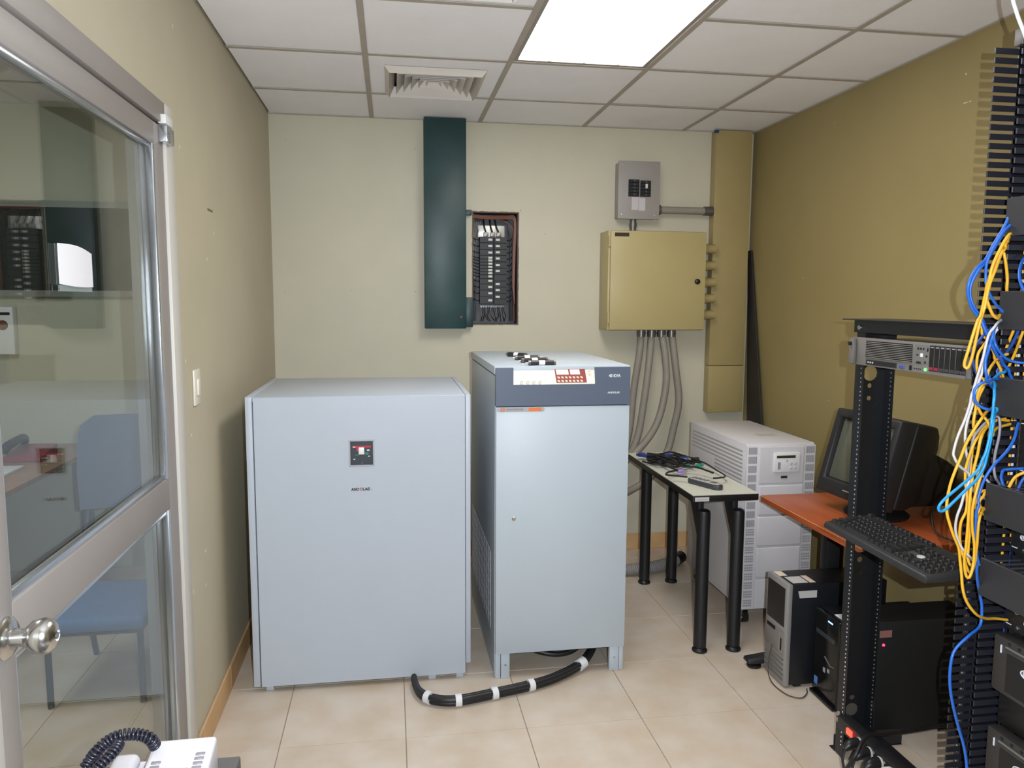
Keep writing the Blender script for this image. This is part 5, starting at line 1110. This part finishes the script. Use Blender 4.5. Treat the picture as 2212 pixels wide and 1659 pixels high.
# let touching cables push each other aside, then build them
from mathutils import kdtree
def resample(p, step=.0045):
    L = [0.0]
    for q in range(1, len(p)): L.append(L[-1]+(p[q]-p[q-1]).length)
    n = max(4, int(L[-1]/step)); out = []; j = 0
    for q in range(n+1):
        d = L[-1]*q/n
        while j < len(L)-2 and L[j+1] < d: j += 1
        out.append(p[j].lerp(p[j+1], (d-L[j])/max(1e-9, L[j+1]-L[j])))
    return out
LINES = [resample(r_[0]) for r_ in RUNS]; RAD = [r_[1] for r_ in RUNS]
for it in range(40):
    flat = [(c, i, p) for c, l in enumerate(LINES) for i, p in enumerate(l)]
    kd = kdtree.KDTree(len(flat))
    for k, (c, i, p) in enumerate(flat): kd.insert(p, k)
    kd.balance(); mv = [[Vector((0,0,0)) for p in l] for l in LINES]
    for (c, i, p) in flat:
        for (q, k, d) in kd.find_range(p, .0092):
            c2 = flat[k][0]
            if c2 == c: continue
            need = RAD[c]+RAD[c2]+.0014
            if d < need:
                v = p-q; v.y += .0006*(1 if c > c2 else -1); v.z *= .3
                if v.length > 1e-9: mv[c][i] += v.normalized()*(need-d)*.35
    for c, l in enumerate(LINES):
        m_ = mv[c]; n = len(l)
        for _ in range(3): m_ = [(m_[max(0,i-1)]+m_[i]*2+m_[min(n-1,i+1)])/4 for i in range(n)]
        for i in range(n):
            d = m_[i]; 
            if d.length > .003: d = d.normalized()*.003
            l[i] = l[i]+d
for (p0_, r, m, lab), l in zip(RUNS, LINES):
    single('patch_cable', B().tube(l, r, 8), m, lab, 'cable', 'patch cables on the tall rack', smooth=1.2)
# ------------------------------------------------------------------ telephone on the dark desk in front of the door
DKZ = .740; dc = at(520, 1632, 'Z', DKZ)
DKM = mat('dark_grey_desktop', sr(92,88,88), .6, var=.04, scale=20)
t = thing('small_desk', 'dark grey desk corner in the bottom left foreground', 'desk', (-.45, .85, 0))
part('top', B().box(-.640, dc.x, .35, dc.y, DKZ-.026, DKZ), DKM, t, .003)
for (x, y) in ((-.60,.40),(dc.x-.04,.40),(-.60,dc.y-.09),(dc.x-.08,dc.y-.09)): part('leg', B().box(x-.018, x+.018, y-.018, y+.018, .001, DKZ-.0265), BLACKM, t, .002)
# phone: local x across, y away from viewer
pr_, pl_ = at(470, 1588, 'Z', DKZ+.066), at(330, 1600, 'Z', DKZ+.066)
ang = math.atan2(pr_.y-pl_.y, pr_.x-pl_.x)
t = thing('desk_telephone', 'white desk telephone with black coiled cord in the bottom left foreground', 'telephone', (pr_.x, pr_.y, DKZ+.0008), ang, local=True)
PHW = mat('phone_white', sr(204,200,204), .4)
# wedge body: back edge high; right edge at x=0, back edge at y=0
def wedge(x0, x1, y0, y1, h0, h1, lo=0.0): return B().hexa([(x0,y0,lo),(x1,y0,lo),(x1,y1,lo),(x0,y1,lo)],[(x0,y0,h0),(x1,y0,h0),(x1,y1,h1),(x0,y1,h1)])
part('body', wedge(-.102, .0, -.21, .0, .030, .066), PHW, t, .006, 3)
def hz(y): return .030+(y+.21)/.21*.036
def plate(x0, x1, y0, y1, th=.001): return B().hexa([(x0,y0,hz(y0)),(x1,y0,hz(y0)),(x1,y1,hz(y1)),(x0,y1,hz(y1))],[(x0,y0,hz(y0)+th),(x1,y0,hz(y0)+th),(x1,y1,hz(y1)+th),(x0,y1,hz(y1)+th)])
part('face_plate', plate(-.096, -.006, -.20, -.008, .0012), mat('phone_face', sr(196,192,197), .45), t, .001, 1)
part('index_card', B().hexa([(-.070,-.048,hz(-.048)+.0012),(-.022,-.040,hz(-.04)+.0012),(-.016,-.016,hz(-.016)+.0012),(-.072,-.016,hz(-.016)+.0012)],[(-.070,-.048,hz(-.048)+.002),(-.022,-.040,hz(-.04)+.002),(-.016,-.016,hz(-.016)+.002),(-.072,-.016,hz(-.016)+.002)]), mat('card_white', sr(236,236,236), .6), t)
KG = mat('phone_key_grey', sr(128,124,130), .45)
for k in range(7):
    y = -.040-k*.010; part('memory_key', plate(-.026, -.011, y-.0065, y, .003), KG, t, .0012, 1)
for k in range(7):
    y = -.052-k*.010; part('memory_key', plate(-.092, -.077, y-.0065, y, .003), KG, t, .0012, 1)
for i in range(3):
    for k in range(4):
        y = -.075-k*.022; part('dial_key', plate(-.068+i*.014, -.058+i*.014, y-.014, y, .005), KG, t, .0012, 1)
part('cradle', wedge(-.165, -.1035, -.21, -.006, .020, .036), PHW, t, .006, 3)
part('handset', B().hexa([(-.160,-.20,.024),(-.114,-.20,.024),(-.114,-.020,.040),(-.160,-.020,.040)],[(-.157,-.20,.048),(-.118,-.20,.048),(-.118,-.022,.062),(-.157,-.022,.062)]), PHW, t, .010, 3)
CK = mat('coil_cord_black', sr(34,34,46), .3)
def coil(name, lab, pix, zs, R, pitch, r=.0026):
    path = spline([at(u, v, 'Z', z) for (u, v), z in zip(pix, zs)], 14); L = 0; out = []; ph = 0
    n_, Nv = 0, None
    for i in range(len(path)-1):
        d = path[i+1]-path[i]; T_ = d.normalized()
        a = T_.cross(Vector((0,0,1))).normalized(); c_ = T_.cross(a); steps = max(3, int(d.length/pitch*10))
        for q in range(steps):
            f = q/steps; ph += d.length/steps/pitch*2*math.pi
            out.append(path[i].lerp(path[i+1], f)+a*R*math.cos(ph)+c_*R*math.sin(ph))
    return single(name, B().tube(out, r, 6), CK, lab, 'cord', 'coiled cord loops of the white telephone', smooth=1.2)
coil('coiled_cord', 'outer loop of black coiled cord beside the white telephone', [(183,1660),(196,1640),(212,1620),(232,1602),(256,1590),(285,1586),(310,1589),(326,1598),(336,1612)], [.80,.81,.825,.835,.842,.842,.837,.828,.812], .0078, .0062)
coil('coiled_cord', 'inner loop of black coiled cord lying on the telephone handset', [(206,1664),(222,1648),(238,1632),(250,1618),(258,1604)], [.824,.831,.837,.840,.842], .0072, .0056)
